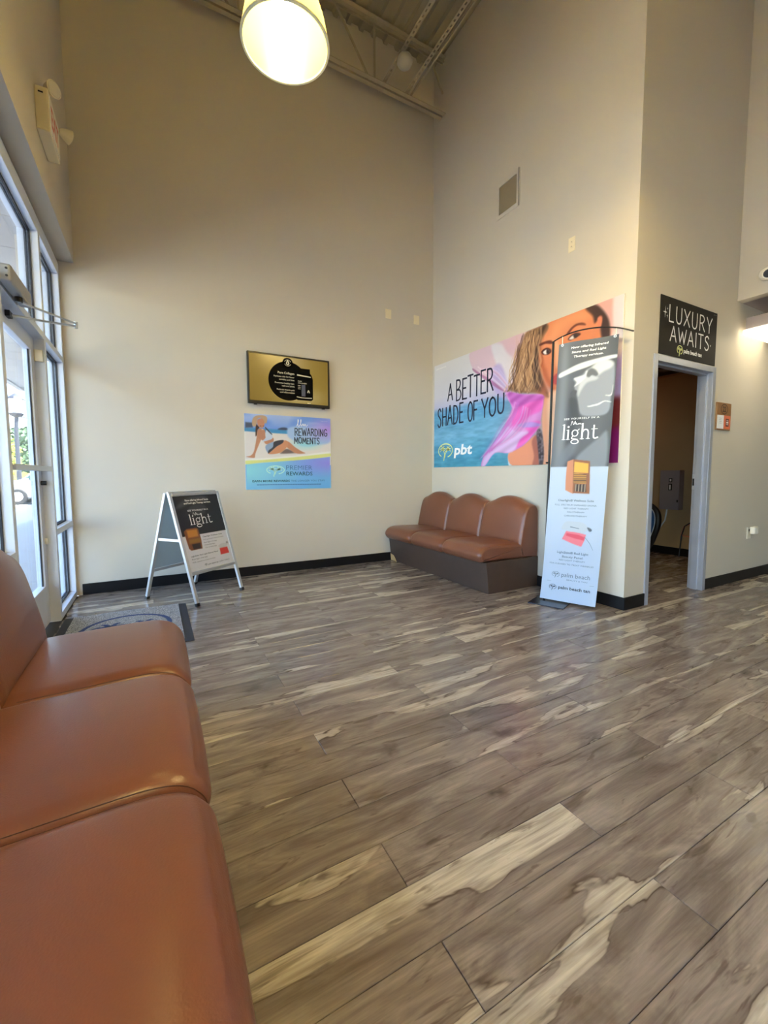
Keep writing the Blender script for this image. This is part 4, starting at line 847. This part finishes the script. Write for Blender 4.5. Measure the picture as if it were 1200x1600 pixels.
def wl(p): return Rm.inverted() @ (Vector(p)-Vector((bx, by, 0)))
pc = [(2.68, 2.44), (2.786, 2.178), (3.03, 2.277), (2.924, 2.539)]
bp = MB(); bp.add([tuple(wl((a, b, .001))) for a, b in pc]+[tuple(wl((a, b, .009))) for a, b in pc], [(0, 1, 2, 3), (7, 6, 5, 4), (0, 4, 5, 1), (1, 5, 6, 2), (2, 6, 7, 3), (3, 7, 4, 0)])
bp.build('base_plate', mat('black_plate', (44, 48, 58), .22, metal=.3), bn, bevel=.0015)

# ------------------------------------------------------------------ A-frame pavement sign
af = thing('a_frame_sign', 'silver folding A-frame sign with a black and white poster near the door', 'sign', (.2915, 4.0655, 0), (0, 0, math.radians(39.3)))
hw, sp_, ht = .262, .287, .918
def lerp(a, b, t): return tuple(a[i]+(b[i]-a[i])*t for i in range(3))
legs = {}
for sx in (-1, 1):
    for sy in (-1, 1):
        foot = (sx*hw, sy*sp_, .012); top = (sx*hw, sy*.018, ht); legs[sx, sy] = (foot, top)
        lg = MB().bar(foot, top, .028, .024).build('leg', M_silver, af, bevel=.003)
        MB().bar(lerp(foot, top, -.012), lerp(foot, top, .016), .030, .026).build('rubber_foot', M_black, lg)
for sy in (-1, 1):
    a0, a1 = legs[-1, sy]; b0, b1 = legs[1, sy]
    for t, nm in ((.985, 'top_rail'), (.268, 'bottom_rail')):
        pa, pb_ = lerp(a0, a1, t), lerp(b0, b1, t)
        MB().bar((pa[0]+.014, pa[1], pa[2]), (pb_[0]-.014, pb_[1], pb_[2]), .030, .024).build(nm, M_silver, af, bevel=.003)
MB().bar((-hw, -.13, .53), (-hw, .13, .53), .010, .022).build('brace', M_silver, af); MB().bar((hw, -.13, .53), (hw, .13, .53), .010, .022).build('brace', M_silver, af)
MB().tube([(-hw, 0, ht+.002), (hw, 0, ht+.002)], .010, 10).build('hinge', M_silver, af, smooth=True)
def panel_xf(sy):
    up = Vector((0, -sy*(sp_-.018), ht)).normalized(); rt = Vector((1 if sy < 0 else -1, 0, 0)); out = rt.cross(up)
    o = Vector(lerp(legs[-1, sy][0], legs[-1, sy][1], .285)) if sy < 0 else Vector(lerp(legs[1, sy][0], legs[1, sy][1], .285))
    o = o+rt*.014
    return Matrix(((rt.x, up.x, out.x, o.x), (rt.y, up.y, out.y, o.y), (rt.z, up.z, out.z, o.z), (0, 0, 0, 1)))
aw, ah = 2*hw-.028, .645
for sy, nm, m_ in ((-1, 'front_panel', M_greyback), (1, 'back_panel', M_greyback)):
    X_ = panel_xf(sy); b_ = MB(); b_.box(0, aw, 0, ah, -.003, .003); b_.v = [tuple(X_ @ Vector(p)) for p in b_.v]; b_.build(nm, m_, af)
XF = panel_xf(-1)
c = Canvas(aw, ah, 96, 124); c.fill((24, 25, 30))
c.poly([(.02, .86), (.3, .97), (.62, .99), (.75, .95), (.7, .9), (.45, .92), (.2, .86), (.06, .83)], (66, 68, 74), .04); c.poly([(.3, .84), (.5, .88), (.66, .84), (.6, .74), (.42, .72), (.3, .76)], (60, 62, 68), .03, .8); c.poly([(.22, .70), (.34, .72), (.36, .66), (.24, .64)], (50, 52, 58), .03, .7)
c.poly([(-.1, -.1), (1.1, -.1), (1.1, .465), (-.1, .465)], (226, 230, 244), .004, smooth=False)
c.poly([(.06, .53), (.13, .56), (.33, .56), (.37, .54), (.38, .40), (.36, .27), (.12, .27), (.08, .30)], (128, 74, 36), .006, smooth=False); c.poly([(.12, .54), (.34, .54), (.34, .44), (.12, .44)], (206, 140, 46), .02, smooth=False)
c.poly([(.12, .42), (.36, .42), (.36, .36), (.12, .36)], (150, 110, 40), .02, smooth=False); c.poly([(.16, .35), (.34, .35), (.33, .28), (.17, .28)], (46, 32, 26), .01, smooth=False)
c.poly([(.72, .26), (.80, .285), (.92, .28), (.93, .24), (.78, .225)], (206, 212, 222), .01); c.poly([(.74, .225), (.93, .225), (.94, .135), (.73, .135)], (222, 66, 58), .008, smooth=False); c.blob(.95, .285, .02, .014, (110, 112, 124))
c.build('poster', MPRINT, af, z=.0042, xf=XF)
ink = Ink(.0055)
ink.text('Now offering Infrared Sauna', .50*aw, .925*ah, .016, width=.52*aw, align='c', bold=.02); ink.text('and Red Light Therapy services.', .50*aw, .885*ah, .016, width=.60*aw, align='c', bold=.02)
ink.text('SEE YOURSELF IN A', .47*aw, .785*ah, .014, width=.46*aw, align='c', bold=.01); script_new(ink, .33*aw, .722*ah, .18*aw, .028, .003); serif_light(ink, .235*aw, .605*ah, .50*aw, .088)
ink.build('lettering', I_white, af, xf=XF)
ink = Ink(.0055)
for s_, x_, v_, w_, b_ in (('Clearlight Wellness Suite', .42, .415, .46, .02), ('Full spectrum infrared sauna', .42, .375, .48, 0), ('Red light therapy', .42, .335, .30, 0), ('Halotherapy', .42, .30, .24, 0), ('Chromotherapy', .42, .265, .27, 0), ('LightStim Red Light Beauty Panel', .08, .185, .60, .02), ('Red light therapy', .08, .145, .34, 0), ('FDA cleared to treat wrinkles', .08, .105, .50, 0)):
    ink.text(s_, x_*aw, v_*ah, .012, width=w_*aw, bold=b_)
ink.text('palm beach', .66*aw, .04*ah, .014, width=.24*aw); ink.text('palm beach tan', .39*aw, .04*ah, .012, width=.24*aw, bold=.02); palm_emblem(ink, .345*aw, .052*ah, .014, .002)
ink.build('lettering', I_grey, af, xf=XF)

# ------------------------------------------------------------------ entrance mat
mt = thing('entrance_mat', 'grey speckled entrance mat with a blue emblem inside the glass door', 'mat', (-.23, 3.40, 0), (0, 0, 0))
def mat_speckle(name, a, b_):
    m_ = mat(name, a, .95); N = m_.node_tree.nodes; L = m_.node_tree.links
    v = N.new('ShaderNodeTexNoise'); v.inputs['Scale'].default_value = 160; v.inputs['Detail'].default_value = 2
    r_ = N.new('ShaderNodeValToRGB'); r_.color_ramp.elements[0].position = .42; r_.color_ramp.elements[0].color = lin(a); r_.color_ramp.elements[1].position = .6; r_.color_ramp.elements[1].color = lin(b_)
    tc = N.new('ShaderNodeTexCoord'); L.new(tc.outputs['Object'], v.inputs[0]); L.new(v.outputs[0], r_.inputs[0]); L.new(r_.outputs[0], N['Principled BSDF'].inputs['Base Color'])
    return m_
mx0, mx1, my0, my1 = -.39, .42, -.48, .415
MB().box(mx0, mx1, my0, my1, .001, .006).build('rubber_border', mat('mat_rubber', (40, 42, 50), .8), mt, bevel=.002)
MB().box(mx0+.055, mx1-.055, my0+.055, my1-.005, .006, .011).build('carpet', mat_speckle('mat_carpet', (84, 88, 96), (176, 178, 180)), mt)
ink = Ink(.0118); palm_emblem(ink, 0.02, -.02, .285, .030, .285); ink.build('emblem', mat('mat_blue', (38, 58, 104), .95, var=.2, nscale=150), mt)

# ------------------------------------------------------------------ fittings on the walls
def plate(name, label, cat, loc, phi, w, h, m, group=None, outlet=False):
    t = thing(name, label, cat, loc, (PI/2, 0, phi), group)
    MB().box(-w/2, w/2, 0, h, 0, .006).build('cover', m, t, bevel=.002)
    if outlet:
        for y_ in (.33, .67):
            r_ = MB().lathe([(.0, .006), (.013, .006), (.013, .0085), (.0, .0085)], (0, h*y_, 0), 14).build('socket', m, t, smooth=True)
            MB().box(-.005, -.003, h*y_-.004, h*y_+.005, .0085, .009).box(.003, .005, h*y_-.004, h*y_+.005, .0085, .009).build('slots', M_black, r_)
    else:
        each('screw', M_silver, t, [MB().lathe([(0, .006), (.003, .006), (.003, .007), (0, .007)], (0, h*q, 0), 8) for q in (.15, .85)])
    return t
plate('blank_plate', 'blank ivory wall plate high on the back wall, left of two', 'wall plate', (2.540, DB-.0005, 2.930), 0, .078, .108, M_ivory, 'blank plates near the corner')
plate('blank_plate', 'blank ivory wall plate nearest the inner corner, right of two', 'wall plate', (2.940, DB-.0005, 2.925), 0, .080, .108, M_ivory, 'blank plates near the corner')
plate('wall_outlet', 'ivory power outlet high on the wall above the mural', 'outlet', (SW-.0005, 2.509, 2.948), -PI/2, .064, .117, M_ivory, outlet=True)
vt = face_thing('air_vent', 'square return air vent high on the wall above the mural', 'vent', (SW-.0005, 3.420, 3.648), -PI/2)
MB().box(0, .306, 0, .036, 0, .010).box(0, .306, .306, .346, 0, .010).box(0, .036, .036, .306, 0, .010).box(.272, .306, .036, .306, 0, .010).build('frame', M_wall, vt, bevel=.002)
MB().box(.036, .272, .036, .306, 0, .002).build('backing', mat('vent_dark', (96, 86, 66), .8), vt)
lv = MB()
for i in range(20): y_ = .040+i*.0133; lv.add([(.036, y_, .002), (.272, y_, .002), (.272, y_+.008, .008), (.036, y_+.008, .008)], [(0, 1, 2, 3)])
tag(lv.build('louvres', mat('vent_louvre', (140, 126, 98), .6), vt), kind='stuff')
MB().bar((.300, .0, .011), (.300, .346, .011), .004, .003).build('edge_gap', M_blackmetal, vt)

pg = thing('wall_adapter', 'white plug-in adapter on the wall right of the doorway', 'adapter', (5.232, DW-.0005, .41), (PI/2, 0, 0))
MB().box(-.042, .042, 0, .115, 0, .006).build('cover', M_white, pg, bevel=.002)
MB().box(-.028, .055, .05, .125, .018, .062).build('body', M_white, pg, bevel=.010, seg=3); MB().box(-.012, .012, .075, .10, .006, .018).build('prongs', M_black, pg)

sc_ = thing('security_camera', 'white dome security camera on the upper right wall', 'camera', (4.735, 1.74, 2.79), (0, -PI/2, 0))
MB().lathe([(0, .0005), (.055, .0005), (.055, .02), (.045, .03), (0, .03)], (0, 0, 0), 24).build('mount', M_white, sc_, smooth=True)
hd = MB().tube([(.0, -.01, .02), (-.02, -.03, .055), (-.035, -.045, .10)], [.036, .044, .042], 20).build('head', M_white, sc_, smooth=True)
MB().tube([(-.034, -.0445, .099), (-.040, -.050, .112)], [.034, .030], 18).build('lens', M_black, hd, smooth=True)

fx = thing('ceiling_light', 'white box ceiling light under the low ceiling at the right edge', 'light', (5.05, 1.40, 2.33))
MB().box(-.245, .245, -.52, .50, .045, .15).build('housing', mat('fixture_housing', (150, 140, 142), .5), fx, bevel=.004)
MB().box(-.262, .262, -.535, .515, .0, .045).build('diffuser', mat('diffuser', (255, 250, 235), .5, emit=(255, 240, 205), estr=1.1), fx, bevel=.012, seg=3)
MB().box(-.20, .20, -.48, .46, .15, .165).build('gap_frame', M_black, fx); each('hanger', M_blackmetal, fx, [MB().bar((0, -.3, .165), (0, -.3, .2995), .03), MB().bar((0, .3, .165), (0, .3, .2995), .03)])

ex = thing('exit_sign', 'ivory emergency exit sign with two lamp heads above the glazing', 'sign', (-.5315, 3.455, 3.117))
MB().box(0, .066, -.155, .155, 0, .243).build('housing', M_ivory, ex, bevel=.005)
MB().box(.066, .069, -.140, .140, .02, .223).build('face', M_white, ex)
MB().box(.010, .058, -.1562, -.155, .014, .229).build('end_panel', M_ivory, ex)
MB().box(.018, .042, -.1575, -.1562, .205, .213).build('latch', M_black, ex)
ink = Ink(.0); ink.text('EXIT', 0, 0, .12, width=.22, align='c', bold=.02)
V_ = ink.build('lettering', mat('exit_red', (214, 92, 70), .5), ex, xf=Matrix(((0, 0, 1, .0695), (1, 0, 0, 0), (0, 1, 0, .06), (0, 0, 0, 1))))
def lamp_head(y, z, x, dx, dy):
    h = MB().tube([(x-.02*dx, y-.02*dy, z), (x+.005*dx, y+.005*dy, z), (x+.05*dx, y+.05*dy, z-.005)], [.016, .030, .045], 20).build('lamp_head', M_ivory, ex, smooth=True)
    MB().tube([(x+.049*dx, y+.049*dy, z-.005), (x+.056*dx, y+.056*dy, z-.006)], [.042, .036], 18).build('lens', mat('lamp_lens', (224, 216, 190), .2), h, smooth=True)
    MB().tube([(x-.02*dx, y-.02*dy, z), (.04, min(y, .14), .225)], .011, 10).build('arm', M_ivory, h, smooth=True)
lamp_head(-.09, .275, .055, .75, -.65); lamp_head(.165, .215, .085, .8, .45)

dc = thing('door_closer', 'grey door closer with a folding arm above the glass door', 'door closer', (-.638, 3.0, 2.065))
MB().box(.002, .058, -.23, .17, -.040, .045).build('body', mat('closer_grey', (150, 150, 150), .45, metal=.3), dc, bevel=.012, seg=3)
MB().tube([(.034, .0, -.065), (.034, .0, -.04)], .018, 12).build('spindle', M_blackmetal, dc, smooth=True)
MB().bar((.034, .0, -.062), (.215, .55, .022), .018, .008).build('main_arm', M_silver, dc, bevel=.002)
MB().tube([(-.058, .18, -.085), (.07, .36, -.045), (.212, .545, .002)], .007, 8).build('forearm', M_silver, dc, smooth=True)
MB().box(-.062, -.04, .15, .21, -.10, -.068).build('bracket', M_blackmetal, dc)
MB().tube([(.215, .55, -.010), (.215, .55, .032)], .011, 10).build('elbow_pin', M_silver, dc, smooth=True)
each('cover_screw', M_black, dc, [MB().tube([(.040, -.2315, z_), (.040, -.2295, z_)], .006, 8) for z_ in (-.015, .02)])

ds = thing('door_sensor', 'small white door sensor on the door jamb', 'sensor', (-.672, 3.7985, 1.90))
MB().box(-.022, .022, -.022, 0, -.04, .04).build('case', M_white, ds, bevel=.003); MB().box(-.030, -.023, -.016, 0, -.04, .04).build('magnet', M_ivory, ds, bevel=.002)

# ------------------------------------------------------------------ hanging lamp and roof steel
def pendant(label, x, y, z, m_bulb=None):
    t = thing('pendant_lamp', label, 'lamp', (x, y, z), (0, 0, 0), 'high bay pendant lamps')
    pr = [(.232, 0), (.228, .05), (.214, .12), (.192, .19), (.160, .26), (.130, .32), (.112, .36)]
    n = 96; v = []; f = []
    for i, (r, h) in enumerate(pr):
        for k in range(n): a = 2*PI*k/n; rr = r*(1+(.006 if k % 2 else -.006)*(1 if i else .2)); v.append((rr*math.cos(a), rr*math.sin(a), h))
    for i in range(len(pr)-1):
        for k in range(n): f.append((i*n+k, i*n+(k+1) % n, (i+1)*n+(k+1) % n, (i+1)*n+k))
    MB().add(v, f).build('shade', M_shade, t, smooth=True)
    MB().lathe([(.226, 0), (.238, 0), (.240, .008), (.232, .016), (.226, .010)], (0, 0, 0), 64, closed=True).build('rim', M_rim, t, smooth=True)
    MB().lathe([(0, .355), (.115, .355), (.118, .40), (.105, .62), (.06, .66), (0, .66)], (0, 0, 0), 32).build('ballast_housing', M_silver, t, smooth=True)
    MB().tube([(0, 0, .66), (0, 0, CEIL-z-.001)], .008, 8).build('cord', M_silver, t, smooth=True)
    MB().lathe([(0, .015), (.035, .02), (.055, .05), (.06, .11), (.05, .19), (.03, .27), (.025, .354)], (0, 0, 0), 24).build('bulb', m_bulb or M_bulb, t, smooth=True)
    return t
M_bulb = mat('lamp_bulb', (255, 246, 214), .4, emit=(255, 226, 160), estr=125.0)
M_bulb_dim = mat('lamp_bulb_dim', (255, 246, 214), .4, emit=(255, 230, 160), estr=17.0)
M_rim = mat('lamp_rim', (235, 230, 190), .3)
M_shade = bpy.data.materials.new('acrylic_shade'); M_shade.use_nodes = True
_N = M_shade.node_tree.nodes; _L = M_shade.node_tree.links
for x in list(_N): _N.remove(x)
_o = _N.new('ShaderNodeOutputMaterial'); _t = _N.new('ShaderNodeBsdfTranslucent'); _d = _N.new('ShaderNodeBsdfDiffuse'); _g = _N.new('ShaderNodeBsdfGlossy'); _m1 = _N.new('ShaderNodeMixShader'); _m2 = _N.new('ShaderNodeMixShader')
_t.inputs[0].default_value = lin((236, 226, 160)); _d.inputs[0].default_value = lin((206, 198, 128)); _g.inputs['Roughness'].default_value = .25
_m1.inputs[0].default_value = .62; _m2.inputs[0].default_value = .12
_L.new(_t.outputs[0], _m1.inputs[1]); _L.new(_d.outputs[0], _m1.inputs[2]); _L.new(_m1.outputs[0], _m2.inputs[1]); _L.new(_g.outputs[0], _m2.inputs[2]); _L.new(_m2.outputs[0], _o.inputs[0])
pendant('glowing bell-shaped pendant lamp hanging at the top of the view', .727, 2.45, 3.42, M_bulb_dim)
pendant('glowing bell-shaped pendant lamp hanging out of view above the foreground bench', .1, -.6, 3.42)
pendant('glowing bell-shaped pendant lamp hanging out of view above the right side', 2.0, 1.0, 3.42)

jy = 4.355
jo = thing('roof_joist', 'open-web steel roof joist running beside the back wall', 'joist', (1.2, jy, 5.31))
def jb(nm, *bars, m=M_steelpaint):
    b_ = MB((1.2, jy, 5.31))
    for a, bb, w_, h_ in bars: b_.bar(a, bb, w_, h_)
    return b_.build(nm, m, jo)
for z0, nm in ((5.31, 'bottom_chord'), (5.935, 'top_chord')):
    s_ = 1 if nm == 'bottom_chord' else -1
    for dy in (-.034, .034):
        jb(nm, ((-.52, jy+dy, z0), (SW-.002, jy+dy, z0), .046, .006), ((-.52, jy+dy*.42, z0+s_*.022), (SW-.002, jy+dy*.42, z0+s_*.022), .006, .042))
xs = [2.98, 2.27, 1.56, .85, .14]
for i, xa in enumerate(xs):
    jb('web', ((xa, jy, 5.93), (xa, jy, 5.32), .018, .018)) if i else jb('web', ((xa, jy, 5.93), (3.18, jy, 5.56), .016, .016))
    xb = xs[i+1] if i+1 < len(xs) else xa-.7
    if i: jb('web', ((xa-.47, jy, 5.92), (xa-.06, jy, 5.32), .018, .018))
def strut(x, label):
    t = thing('perforated_strut', label, 'strut', (x, 3.3, 5.36), group='perforated roof struts')
    b_ = MB(); L = 1.22; w_ = .042; k = int(2*L/.055)
    y = -L-.9
    # bottom flange with a row of slots, side flange
    while y < L-.06:
        b_.box(-w_/2, w_/2, y, y+.027, 0, .003); b_.box(-w_/2, -.008, y+.027, y+.055, 0, .003); b_.box(.008, w_/2, y+.027, y+.055, 0, .003); y += .055
    b_.build('slotted_flange', M_steelpaint, t)
    MB().box(w_/2-.003, w_/2, -L-.9, L-.06, .003, .040).build('side_flange', M_steelpaint, t)
    return t
s1 = strut(2.672, 'perforated steel strut nearest the right wall, below the roof deck')
MB().bar((.065, -2.1, .01), (.065, 1.16, .01), .016, .016).build('rod', M_steelpaint, s1)
strut(2.385, 'perforated steel strut left of two, passing behind the globe')
gl = thing('globe_light', 'unlit grey globe fixture among the roof joists', 'light', (2.395, 3.93, 5.245))
MB().lathe([(0.0, -.066)]+[(.080*math.cos(a), .066*math.sin(a)) for a in np.linspace(-PI/2+.15, PI/2-.15, 16)]+[(0.0, .066)], (0, 0, 0), 28).build('globe', mat('globe_glass', (170, 166, 156), .35), gl, smooth=True)
MB().tube([(0, .06, .05), (0, .10, .09), (0, .105, .115)], .013, 10).build('stem', M_steelpaint, gl, smooth=True)

# ------------------------------------------------------------------ things in the small room
eb = thing('control_cabinet', 'grey wall cabinet with a small display inside the small room', 'cabinet', (5.942, 3.02, .60))
MB().box(-.11, 0, -.12, .115, 0, .505).build('case', mat('cabinet_grey', (150, 140, 140), .45, metal=.1), eb, bevel=.004)
MB().box(-.113, -.1105, -.035, .005, .355, .405).build('display', M_black, eb); MB().box(-.113, -.1105, -.035, .008, .25, .335).build('label_plate', M_black, eb)
each('display_mark', I_white, eb, [MB().box(-.1145, -.113, -.025, -.006, .365, .395), MB().box(-.1145, -.113, -.02, -.002, .26, .32)])
MB().box(-.12, -.11, -.113, -.10, .10, .13).build('lock', M_blackmetal, eb)
MB().tube([(-.02, .06, -.0), (-.025, .075, -.15), (-.03, .16, -.30), (-.02, .30, -.43)], .009, 8).build('cable', M_greyback, eb, smooth=True)
tb = thing('tanning_bed', 'blue tanning bed edge with a black rim beyond the doorway', 'tanning bed', (5.40, 2.90, 0))
pr = smooth_poly([(.50, .04), (.22, .045), (.10, .16), (.035, .32), (.0, .46), (.012, .58), (.07, .65), (.16, .68), (.50, .69)], 4, closed=False)
o_ = [tuple(p) for p in pr]
MB().prism(o_, .0, .05, 'YZ').build('shell', mat('bed_blue', (62, 104, 160), .25, var=.3, nscale=3), tb, smooth=True)
MB().tube([(.0, a, b) for a, b in o_], .034, 8).build('rim', M_black, tb, smooth=True); MB().tube([(-.03, a+.026, b) for a, b in o_[2:-4]], .005, 6).build('edge_strip', I_softwhite, tb, smooth=True)
MB().box(.01, .10, .22, .46, .001, .05).build('foot', M_black, tb)
rl = thing('added_room_lamp', 'small warm lamp added out of sight on the partition to light the small room', 'lamp', (5.94, 3.75, 1.75))  # unseen lamp, added to give the small room its dim warm light
MB().box(-.02, -.001, -.05, .05, -.08, .08).build('back_plate', M_blackmetal, rl); MB().lathe([(0, -.06), (.04, -.05), (.05, 0), (.04, .05), (0, .06)], (-.075, 0, 0), 16).build('bulb', mat('added_room_lamp_bulb', (255, 200, 150), .5, emit=(255, 170, 104), estr=8.0), rl, smooth=True)
ch = thing('orange_frame_stool', 'orange wire frame peeking past the inner door jamb', 'stool', (5.86, 2.76, 0))
M_or = mat('orange_wire', (226, 120, 92), .4)
MB().tube([(-.02, .11, .003), (0, .10, .28), (0, .07, .40), (0, -.02, .47)], .008, 8).build('leg', M_blackmetal, ch, smooth=True); MB().tube([(.012, -.06, .47), (.012, .08, .40), (.012, .115, .28), (.012, -.05, .265)], .006, 8).build('loop', M_or, ch, smooth=True)
spk = thing('hanging_speaker', 'black speaker box high up in the small room', 'speaker', (5.70, 3.05, 2.36))
MB().box(-.10, .10, -.10, .12, 0, .20).build('case', M_black, spk, bevel=.02); MB().lathe([(0, 0), (.06, 0), (.07, .008), (0, .008)], (-.1085, .01, .1), 20, 'X').build('grille', M_blackmetal, spk); MB().bar((.05, .0, .20), (.05, 0, CEIL-2.36-.002), .012).build('hanger_rod', M_blackmetal, spk)

# ------------------------------------------------------------------ outside
struct('ground_lot', MB().box(-60, -2.65, -40, 70, -.30, -.16), M_asphalt)
sw_ = struct('ground_sidewalk', MB().box(-2.64, -.81, -12, 30, -.30, -.035), M_concrete)
for k in range(22):
    y_ = -6+k*1.2
    o = MB().box(-.91, .91, -.594, .594, 0, .025).build('slab', M_concrete, sw_, bevel=.006) if k == 0 else bpy.data.objects.new('slab', slab_me)
    if k == 0: slab_me = o.data
    else: COL.objects.link(o)
    o.parent = sw_; o.location = (-1.725, y_, -.035)
cn = struct('canopy', MB().box(-2.62, -.81, -8, 13.0, 3.10, 3.40), M_soffit)
for k in range(30):
    y_ = -4+k*.58
    if y_ > 12.8: break
    o = MB().box(-.905, .905, -.285, .285, 0, .02).build('soffit_panel', M_soffit, cn, bevel=.004) if k == 0 else bpy.data.objects.new('soffit_panel', sof_me)
    if k == 0: sof_me = o.data
    else: COL.objects.link(o)
    o.parent = cn; o.location = (-1.715, y_, 3.079)
struct('trim_2', MB().box(-2.72, -2.62, -8, 13.0, 3.06, 3.5), M_soffit)
struct('wall_facade', MB().box(-.95, -.81, DB+.16, 30, -.03, 6.2).box(-.95, -.81, -30, ROOM_Y0-.16, -.03, 6.2), mat('facade_block', (186, 178, 166), .8, bump=.1, bscale=12))

car = thing('parked_car', 'white car parked beyond the pavement outside the door', 'car', (-3.72, 23.6, -.16), (0, 0, 0))
M_car = mat('white_car_paint', (176, 178, 182), .22, coat=.5, var=.01); M_cglass = mat('car_glass', (52, 84, 84), .08); M_tyre = mat('tyre', (34, 34, 36), .8)
bd = smooth_poly([(-2.1, .35), (-2.15, .7), (-1.95, .98), (-1.2, 1.05), (-.6, 1.5), (.6, 1.56), (1.5, 1.5), (2.1, 1.1), (2.2, .8), (2.15, .35), (1.2, .28), (-1.2, .28)], 4)
MB().prism([tuple(p) for p in bd], -.85, .85).build('body', M_car, car, bevel=.05, seg=2)
MB().prism([(-1.12, 1.06), (-.58, 1.44), (.05, 1.48), (.05, 1.04)], -.865, .865).build('front_window', M_cglass, car); MB().prism([(.12, 1.04), (.12, 1.48), (1.3, 1.44), (1.75, 1.08)], -.865, .865).build('rear_window', M_cglass, car)
for x_ in (-1.32, 1.35):
    for y_ in (-.80, .80):
        w_ = MB().lathe([(.0, -.10), (.30, -.10), (.335, -.07), (.335, .07), (.30, .10), (0, .10)], (x_, y_, .337), 24, 'Y').build('wheel', M_tyre, car, smooth=True)
        MB().lathe([(.0, -.108), (.19, -.108), (.20, -.10), (0, -.09)], (x_, y_, .337), 10, 'Y').lathe([(.0, .09), (.20, .10), (.19, .108), (0, .108)], (x_, y_, .337), 10, 'Y').build('hub_cap', M_silver, w_)
each('headlight', M_white, car, [MB().box(-2.12, -2.0, -.75, -.45, .68, .82), MB().box(-2.12, -2.0, .45, .75, .68, .82)]); MB().bar((-1.0, -.9, 1.05), (-1.0, -.84, 1.05), .16, .12).build('mirror', M_car, car)

lp = thing('street_lamp', 'tall lamp post with a lantern and hoop seen through the door glass', 'lamp post', (-5.95, 27.4, -.16))
M_post = mat('post_grey', (40, 42, 52), .5)
MB().tube([(0, 0, .001), (0, 0, .5), (0, 0, 3.4), (.05, 0, 4.15)], [.16, .11, .09, .085], 12).build('post', M_post, lp, smooth=True)
MB().lathe([(.08, 4.10), (.26, 4.20), (.30, 4.30), (.14, 4.36)], (0.05, 0, 0), 16).build('collar', M_post, lp, smooth=True)
MB().lathe([(.14, 4.36), (.27, 4.95), (.27, 5.0), (.12, 5.02)], (.05, 0, 0), 10).build('lantern', M_white, lp); MB().lathe([(.33, 5.0), (.28, 5.10), (.05, 5.28), (0, 5.30)], (.05, 0, 0), 12).build('cap', M_post, lp)
MB().tube([(.05+.75*math.cos(a), 0, 4.1+1.0*math.sin(a)) for a in np.linspace(-.9, 1.6, 22)], .025, 8).build('hoop', M_post, lp, smooth=True)
MB().bar((0, 0, 4.2), (.80, 0, 4.0), .05).build('bracket', M_post, lp)

def foliage_mat(name, a, b_):
    m_ = mat(name, a, .8, var=.35, nscale=2.5); return m_
M_leafA = foliage_mat('leaf_grey_green', (64, 88, 56), 0); M_leafB = foliage_mat('leaf_lime', (150, 164, 40), 0); M_bark = mat('bark', (88, 74, 62), .9, var=.2)
def tree(name, label, cat, x, y, z0, rx, rz, zc, m_, n, seed, trunk=True):
    t = thing(name, label, cat, (x, y, -.16)); rs = random.Random(seed); v = []; f = []
    for i in range(n):
        while True:
            p = Vector((rs.uniform(-1, 1), rs.uniform(-1, 1), rs.uniform(-1, 1)))
            if .25 < p.length < 1: break
        p = Vector((p.x*rx, p.y*rx, p.z*rz+zc)); a = Vector((rs.uniform(-1, 1), rs.uniform(-1, 1), rs.uniform(-1, 1))).normalized(); b_ = a.orthogonal().normalized(); s_ = rx*.11*rs.uniform(.6, 1.4); k = len(v)
        v += [tuple(p+a*s_), tuple(p+b_*s_*.6), tuple(p-a*s_), tuple(p-b_*s_*.6)]; f.append((k, k+1, k+2, k+3))
    tag(MB().add(v, f).build('foliage', m_, t), kind='stuff')
    if trunk: MB().tube([(0, 0, .001), (.05, 0, zc*.5), (0, 0, zc)], [.16, .12, .06], 8).build('trunk', M_bark, t, smooth=True)
tree('leafy_tree', 'grey-green tree beyond the parked car outside the door', 'tree', -6.9, 35.0, 0, 1.9, 1.5, 2.9, M_leafA, 900, 3)
tree('leafy_tree', 'dark grey-green tree further left beyond the car park', 'tree', -12.5, 34.2, 0, 2.6, 2.0, 3.2, M_leafA, 700, 5)
tree('lime_bush', 'lime yellow bush beside the lamp post outside', 'bush', -7.3, 30.6, 0, .9, 1.2, 2.3, M_leafB, 500, 4)
tag(MB((-9, 39.5, -.16)).box(-30, 6, 39, 40, -.159, 1.9).build('hedge', foliage_mat('hedge_leaf', (150, 142, 70), 0), bevel=.2), 'low yellow-green clipped hedge at the far edge of the car park', 'hedge')
